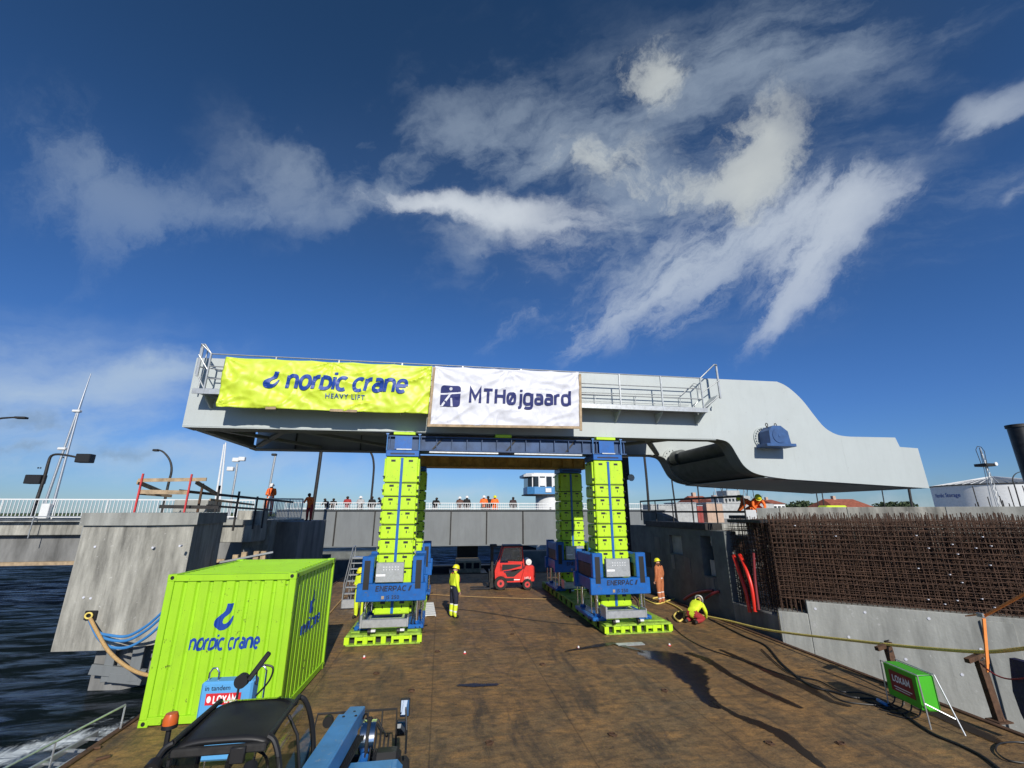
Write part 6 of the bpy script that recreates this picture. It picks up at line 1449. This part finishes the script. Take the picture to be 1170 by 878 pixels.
# ------------------------------------------------------------------ forklift, facing left
FX = onT(586, 640, 24.3)
fk = thing('forklift', (onT(586, 640, 24.2).x, 24.2, 0), R(-3), 'red gas forklift with an enclosed cab parked side-on at the shaded end of the deck', 'forklift')
m = MB(); body = [(-1.0, .38), (-.62, .34), (.45, .30), (1.02, .34), (1.08, .55), (1.08, 1.02), (1.02, 1.12), (.60, 1.14), (.50, 1.0), (.0, .84), (-.60, .80), (-.82, 1.30), (-.95, 1.32), (-1.02, .9)]
m.prism([(-.95, .40), (-.55, .36), (-.50, .78), (-.72, 1.30), (-.84, 1.32), (-.98, .9)], 'y', -.50, .50); m.prism([(-.50, .36), (.30, .36), (.52, .98), (.1, .86), (-.5, .80)], 'y', -.50, .50); m.build('body', m_red, fk)
m = MB(); m.prism([(.32, .36), (1.02, .40), (1.10, .60), (1.08, 1.02), (1.0, 1.13), (.62, 1.14), (.53, .98)], 'y', -.53, .53); m.build('counterweight', m_red, fk)
m = MB(); m.prism([(-.45, .82), (.05, .88), (.45, 1.02), (.42, .94), (.0, .62), (-.35, .62)], 'y', -.512, -.501); m.build('side_panel', m_black, fk)
m = MB(); m.box(-.46, .0, -.52, -.501, .42, .56, .01); m.build('step', m_black, fk)
for y in (-.46, .46):
    m = MB()
    for a, b in (((-.78, y, 1.25), (-.52, y, 2.02)), ((-.52, y, 2.02), (.42, y, 2.06)), ((.42, y, 2.06), (.52, y, 1.10)), ((-.30, y, 1.32), (.46, y, 1.30))): m.bar(a, b, .05, .06, .008)
    m.build('cab_frame', m_red, fk)
m = MB(); m.box(-.55, .48, -.50, .50, 2.05, 2.12, .03); m.build('cab_roof', m_black, fk)
m = MB(); m.prism([(-.72, 1.34), (-.50, 1.98), (.40, 2.02), (.44, 1.36)], 'y', -.455, -.445); m.build('side_window', m_clear, fk)
m = MB(); m.prism([(-.72, .86), (.40, 1.0), (.44, 1.28), (-.70, 1.28)], 'y', -.50, -.47); dr = m.build('cab_door', m_red, fk); m = MB(); m.prism([(-.62, .92), (-.25, .96), (.36, 1.12), (.36, 1.20), (-.60, 1.20)], 'y', -.51, -.501); m.build('door_window', m_glass, dr)
m = MB(); m.box(-.1, .35, -.3, .3, .9, 1.0, .03); m.box(.25, .38, -.28, .28, 1.0, 1.55, .04); m.build('seat', m_black, fk)
m = MB(); m.cyl((.78, -.42, 1.30), (.78, .38, 1.30), .15, 20); m.cyl((.78, -.44, 1.30), (.78, -.42, 1.30), .08, 12); m.build('gas_bottle', m_white, fk, smooth=True)
for x, r, w in ((-.68, .33, .22), (.68, .26, .18)):
    for sy in (-1, 1):
        m = MB(); y0 = sy*.56; m.lathe([(r*.55, -w/2), (r*.93, -w/2), (r, -w/2+.03), (r, w/2-.03), (r*.93, w/2), (r*.55, w/2)], (x, y0-sy*.06, r), 28, 'y'); wh_ = m.build('wheel', m_rubber, fk, smooth=True)
        m = MB(); m.cyl((x, y0-sy*.06-w/2+.02, r), (x, y0-sy*.06+w/2-.02, r), r*.56, 24); m.build('rim', m_redpost, wh_); m = MB(); m.cyl((x, y0-sy*.06+sy*(w/2-.018), r), (x, y0-sy*.06+sy*(w/2+.01), r), r*.2, 12); m.build('hub', m_dark, wh_)
for y in (-.30, .30):
    m = MB(); m.box(-1.16, -1.04, y-.05, y+.05, .10, 2.08, .01); m.build('mast_rail', m_dark, fk); m = MB(); m.prism([(-1.22, .04), (-1.16, .04), (-1.16, .55), (-1.22, .55)], 'y', y-.05, y+.05); m.prism([(-2.2, .03), (-1.22, .04), (-1.22, .10), (-2.2, .06)], 'y', y-.05, y+.05); m.build('fork', m_black, fk)
m = MB(); 
for z in (.18, .95, 2.0): m.box(-1.18, -1.05, -.3, .3, z, z+.07)
m.cyl((-1.1, 0, .2), (-1.1, 0, 1.85), .04, 10); m.build('mast_cross', m_dark, fk); m = MB(); m.box(-1.26, -1.18, -.42, .42, .35, .9, .01); m.build('carriage', m_black, fk)
m = MB(); m.cyl((-1.1, -.16, .3), (-1.1, -.16, 1.7), .03, 8); m.build('lift_cylinder', m_white, fk)
m = MB(); m.box(-1.22, -.85, -.2, .1, 2.02, 2.16, .03); m.build('work_lamp', m_black, fk)
decal('lettering', (fit_w(text_geo('HELI', .12)[0], .3), text_geo('HELI', .12)[1]), lambda x, y: (.55+x, -.535, .50+y), m_text, fk)
decal('white_stripe', ([(.05, .46), (.5, .46), (.5, .50), (.05, .50)], [(0, 1, 2, 3)]), lambda x, y: (x-.2, -.516, y), m_text, fk)

# ------------------------------------------------------------------ telehandler, tail towards the camera
th = thing('telehandler', (-1.75, 5.2, 0), 0, 'light blue telehandler with a curved black cab roof, parked in the left foreground', 'telehandler')
def arch(y, w0=.37, w1=.56, zt=1.95, n=6):     # half-section of the cab frame, right side: roof edge bulging out downwards
    return [(w0, y, zt), (w0+.05, y, zt-.03), (w0+.10, y, zt-.13), (w0+.15, y, zt-.33), (w1, y, zt-.60), (w1, y, .6)]
m = MB(); vs = []; NX = 16; NY = 14
for j in range(NY+1):
    y = -.44+.84*j/NY; fy = j/NY
    for i in range(NX+1):
        x = (i/NX-.5)*2; cz = 1.965-.05*abs(x)**4-.035*(1-fy)**3-.06*max(0, fy-.8)**2*25*.4; vs.append((x*.375, y, cz))
fs = [(j*(NX+1)+i, j*(NX+1)+i+1, (j+1)*(NX+1)+i+1, (j+1)*(NX+1)+i) for j in range(NY) for i in range(NX)]
m.add(vs, fs); rf_ = m.build('cab_roof', m_black, th, smooth=True); rf_.modifiers.new('t', 'SOLIDIFY').thickness = .035
m = MB(); m.box(-.37, .37, -.50, -.445, 1.84, 1.90, .012); m.build('roof_lip', m_rubber, rf_)
m = MB(); m.add([(-.33, .27, 1.972), (.33, .27, 1.972), (.33, .37, 1.952), (-.33, .37, 1.952)], [(0, 1, 2, 3)]); m.build('roof_window', m_clear, rf_)
for sx in (-1, 1):
    for y0, y1, nm in ((-.46, -.52, 'rear_pillar'), (.38, .50, 'front_pillar')):
        pts = [(sx*.37, y0, 1.94), (sx*.43, y0+.2*(y1-y0), 1.90), (sx*.49, y0+.5*(y1-y0), 1.76), (sx*.54, y1, 1.50), (sx*.57, y1, 1.1), (sx*.57, y1, .55)]
        m = MB(); m.tube(smooth_poly(pts, 5), .024, 8); m.build(nm, m_black, th, smooth=True)
    m = MB(); m.tube([(sx*.38, -.45, 1.94), (sx*.38, .38, 1.945)], .022, 8); m.build('roof_rail', m_black, th, smooth=True)
    a = [(sx*.385, 1.92), (sx*.435, 1.88), (sx*.49, 1.75), (sx*.54, 1.50), (sx*.567, 1.1)]; m = MB()
    vs = [];  [vs.extend([(x, -.44-.05*(1.92-z), z), (x, .39+.11*(1.92-z), z)]) for x, z in a]
    m.add(vs, [(2*i, 2*i+1, 2*i+3, 2*i+2) for i in range(4)]); m.build('side_glass', m_clear, th, smooth=True)
m = MB(); m.box(-.50, .50, -.52, -.505, 1.10, 1.80); m.build('rear_glass', m_clear, th)
m = MB(); m.tube([(-.52, -.51, 1.55), (.52, -.51, 1.55)], .016, 6); m.tube([(-.36, -.50, 1.84), (-.36, -.52, 1.1)], .02, 6); m.tube([(.10, -.50, 1.84), (-.02, -.52, 1.1)], .018, 6); m.build('rear_bar', m_black, th, smooth=True)
m = MB(); m.box(-.56, .56, -.55, .62, .45, 1.05, .05); m.build('cab_base', m_tblue, th)
m = MB(); m.box(-.26, .22, -.30, .12, 1.051, 1.18, .05); m.box(-.26, .22, -.36, -.24, 1.18, 1.62, .06); m.build('seat', m_blackc, th)
m = MB(); m.tube([(.0+.18*math.cos(a), .30+.05*math.sin(a), 1.36+.15*math.sin(a)) for a in [k*2*math.pi/20 for k in range(21)]], .014, 6); m.cyl((0, .3, 1.36), (0, .45, 1.05), .02, 8); m.build('steering_wheel', m_black, th, smooth=True)
for k in range(3):
    m = MB(); m.tube(smooth_poly([(-.3, -.45, 1.45), (-.15+.08*k, -.42, 1.34-.05*k), (.05, -.44, 1.50-.04*k), (.25, -.46, 1.38)], 5), .008, 5); m.build('wire', m_maroonsign if k == 1 else m_black, th, smooth=True)
m = MB(); m.cyl((-.50, -.30, 1.86), (-.50, -.30, 2.0), .022, 8); m.cyl((-.50, -.30, 1.99), (-.50, -.30, 2.02), .06, 16); bc_ = m.build('beacon_stalk', m_black, th, smooth=True)
m = MB(); m.lathe([(.0, .085), (.045, .08), (.058, .045), (.058, 0), (0, 0)], (-.50, -.30, 2.02), 20); m.build('beacon_lens', m_orange, bc_, smooth=True)
m = MB(); m.cyl((-.46, -.50, 1.82), (-.46, -.56, 1.80), .055, 16, .06); wl_ = m.build('work_lamp', m_black, th, smooth=True); m = MB()
for dx, dz in ((0, .02), (-.022, -.01), (.022, -.01), (0, -.035)): m.cyl((-.46+dx, -.561, 1.80+dz), (-.46+dx, -.566, 1.80+dz), .012, 8)
m.build('led', m_text, wl_)
m = MB(); m.cyl((.28, -.52, 1.76), (.30, -.60, 1.72), .055, 16); m.box(.10, .22, -.53, -.49, 1.78, 1.90, .01); m.build('work_lamp', m_black, th, smooth=True)
# lamp and arm standing over the front of the roof
m = MB(); m.tube([(-.22, .35, 1.96), (-.22, .36, 2.05)], .012, 6); m.cyl((-.20, .33, 2.12), (-.20, .40, 2.12), .065, 18); m.bar((-.14, .36, 2.12), (.02, .40, 2.36), .05, .05, .01); m.tube(smooth_poly([(-.02, .38, 2.25), (.08, .38, 2.22), (.06, .38, 2.10), (-.05, .38, 1.97)], 5), .010, 6); m.build('roof_lamp', m_black, th, smooth=True)
for sx in (-1, 1):
    m = MB(); m.tube([(sx*.40, -.02, 1.925), (sx*.50, -.02, 1.76), (sx*.55, -.02, 1.50), (sx*.575, -.02, 1.08)], .014, 6); m.build('window_divider', m_black, th, smooth=True)
    m = MB(); m.tube([(sx*.56, -.50, 1.30), (sx*.565, .50, 1.28)], .013, 6); m.build('door_rail', m_black, th, smooth=True)
    m = MB(); m.box(sx*.585-.015, sx*.585+.015, .10, .26, 1.12, 1.16, .005); m.build('door_handle', m_galv, th)
m = MB(); m.tube([(.30, -.525, 1.82), (.12, -.53, 1.42)], .008, 5); m.bar((.20, -.535, 1.62), (.05, -.535, 1.25), .012, .02); m.build('wiper', m_black, th)
m = MB(); m.box(-.50, .50, -.56, -.552, .70, 1.0, .004); m.build('rear_grille', m_rubber, th)
for k in range(5): m = MB(); m.tube(smooth_poly([(.60+.02*k, -1.1, 1.2), (.66+.02*k, -.3, 1.16+.02*k), (.80+.02*k, .5, 1.20), (.88+.02*k, 1.2, 1.22)], 4), .010, 6); m.build('boom_hose', m_black, th, smooth=True)
for y in (-.6, 0, .6): m = MB(); m.box(.69+.09*y, .73+.09*y, y-.03, y+.03, 1.20, 1.30, .004); m.build('hose_clamp', m_galv, th)
# boom beside the cab
m = MB()
def rbar(p, q, w, h, b=.02): m.bar(p, q, w, h, b)
rbar((.545+.02, -1.2, 1.34), (.765, 1.22, 1.34), .25, .22, .012); bm_ = m.build('boom', m_tblue, th)
m = MB(); m.bar((.768, 1.2, 1.33), (.80, 1.64, 1.28), .20, .18, .01); hd_ = m.build('boom_head', m_tblue, bm_)
m = MB()
for x, y in ((.72, 1.14), (.86, 1.14), (.80, 1.42)): m.cyl((x, y, 1.40), (x, y, 1.458 if y < 1.2 else 1.39), .016, 10)
m.build('bolt', m_dark, bm_)
g = text_geo('GENIE', .13, .0, .1); g = (fit_w(g[0], .5), g[1]); dv = Vector((.2, 2.42, 0)).normalized()
decal('lettering', g, lambda x, y: (.545+.135+dv.x*(x+.45)+.004, -1.2+dv.y*(x+.45)+1.0, 1.27+y), m_text, bm_)
m = MB(); m.cyl((.92, 1.42, 1.10), (1.08, 1.42, 1.10), .19, 32); m.cyl((.90, 1.42, 1.10), (.918, 1.42, 1.10), .15, 24); m.build('hose_reel', m_chrome, th, smooth=True)
m = MB(); m.tube([(1.0+.0, 1.42+.20*math.sin(a), 1.10+.20*math.cos(a)) for a in [k*2*math.pi/20 for k in range(21)]], .02, 6); m.build('reel_hose', m_rubber, th, smooth=True)
for k in range(6):
    m = MB(); m.tube(smooth_poly([(.88+.04*k, 1.55, 1.25), (.95+.05*k, 1.45, 1.35-.05*k), (1.0+.05*k, 1.30, 1.15), (.98+.05*k, 1.0, .8)], 5), .011, 6); m.build('hydraulic_hose', m_black, th, smooth=True)
m = MB(); m.cyl((.93, .9, .85), (.99, 1.25, .98), .06, 14); m.cyl((.99, 1.25, .98), (1.03, 1.5, 1.06), .03, 10); m.build('lift_ram', m_blue, th, smooth=True)
m = MB(); m.box(.80, 1.46, -1.2, .85, .55, 1.14, .06); m.box(.95, 1.35, .1, .75, 1.141, 1.155, .004); hood = m.build('engine_hood', m_tblue, th)
m = MB(); m.box(1.10, 1.42, .95, 1.18, .80, 1.12, .06); m.build('air_filter', m_black, th)
m = MB(); m.cyl((1.40, .92, 1.0), (1.44, .92, 1.0), .03, 10); m.build('cap', m_white, th)
m = MB(); m.tube([(1.48, .9, 1.14), (1.46, 1.30, 1.20), (1.42, 1.38, 1.50)], .012, 6); ma_ = m.build('mirror_arm', m_black, th, smooth=True)
m_mir = mat('mirror_glass', (.6, .65, .7), .03, 1.0, var=.02)
for z0, z1, x in ((1.32, 1.52, 1.42), (1.12, 1.29, 1.39)):
    m = MB(); m.box(x-.06, x+.06, 1.36, 1.40, z0, z1, .02); mr_ = m.build('mirror', m_black, ma_); m = MB(); m.box(x-.05, x+.05, 1.352, 1.358, z0+.012, z1-.012, .003); m.build('mirror_glass', m_mir, mr_)
# front carriage frame
m = MB(); m.tube([(.12, 2.1, .55), (.15, 2.45, 1.02), (1.25, 2.45, 1.02), (1.28, 2.3, .5)], .018, 6)
for x in (.5, .85, 1.05): m.tube([(x, 2.45, 1.02), (x, 2.35, .5)], .012, 6)
m.build('guard_frame', m_dark, th, smooth=True); m = MB(); m.box(.15, 1.3, 2.15, 2.3, .45, .62, .02); m.box(.9, 1.25, 1.9, 2.1, .5, .7, .02); m.build('carriage', m_black, th)
m = MB(); m.cyl((.30, 2.42, .92), (.30, 2.50, .92), .07, 14); m.build('front_lamp', m_black, th, smooth=True)
m = MB(); m.box(-.5, 1.3, -1.2, 2.0, .38, .52, .03); m.build('chassis', m_dark, th)
for x in (-.55, 1.35):
    for y in (-.85, 1.45):
        m = MB(); m.lathe([(.22, -.14), (.38, -.15), (.42, -.11), (.42, .11), (.38, .15), (.22, .14)], (x, y, .42), 32, 'x'); wh_ = m.build('wheel', m_rubber, th, smooth=True); m = MB(); m.cyl((x-.10, y, .42), (x+.10, y, .42), .225, 24); m.build('rim', m_white, wh_)

# ------------------------------------------------------------------ gangway at the left edge of the barge
gw = thing('gangway_ladder', (-6.1, 9.2, 0), R(0), 'aluminium ladder gangway laid along the left edge of the barge above the foam', 'gangway')
A0, A1 = Vector((-6.75, 7.0, -.25)), Vector((-5.95, 10.4, -.05))
dl = (A1-A0).normalized(); dx_ = Vector((dl.y, -dl.x, 0)).normalized()
for off in (0, .42):
    m = MB(); m.bar(A0+dx_*off, A1+dx_*off, .05, .09, .006); m.build('side_rail', m_alu, gw, world=True)
for k in range(10):
    q = A0.lerp(A1, (k+.5)/10); m = MB(); m.bar(q, q+dx_*.42, .05, .03); m.build('rung', m_alu, gw, world=True)
m = MB(); a_ = A0+dx_*.42; b_ = A1+dx_*.42; m.tube([a_+Vector((0, 0, .45)), b_+Vector((0, 0, .45)), b_], .018, 6)
for k in range(4): q = a_.lerp(b_, k/3); m.tube([q, q+Vector((0, 0, .45))], .014, 6)
m.build('hand_rail', m_alu, gw, smooth=True, world=True)
for (u, v, a) in ((118, 866, .5), (108, 855, .2)):
    q = onZ(u, v, .02); tag(MB().box(-.09, .09, -.03, .03, -.01, .02, .004, Matrix.Translation(q) @ Matrix.Rotation(a, 4, 'Z')).build('timber_scrap', m_rust2), 'short scrap of rusty timber in front of the container, %s' % ('nearer the camera' if a > .3 else 'farther from the camera'), 'scrap')
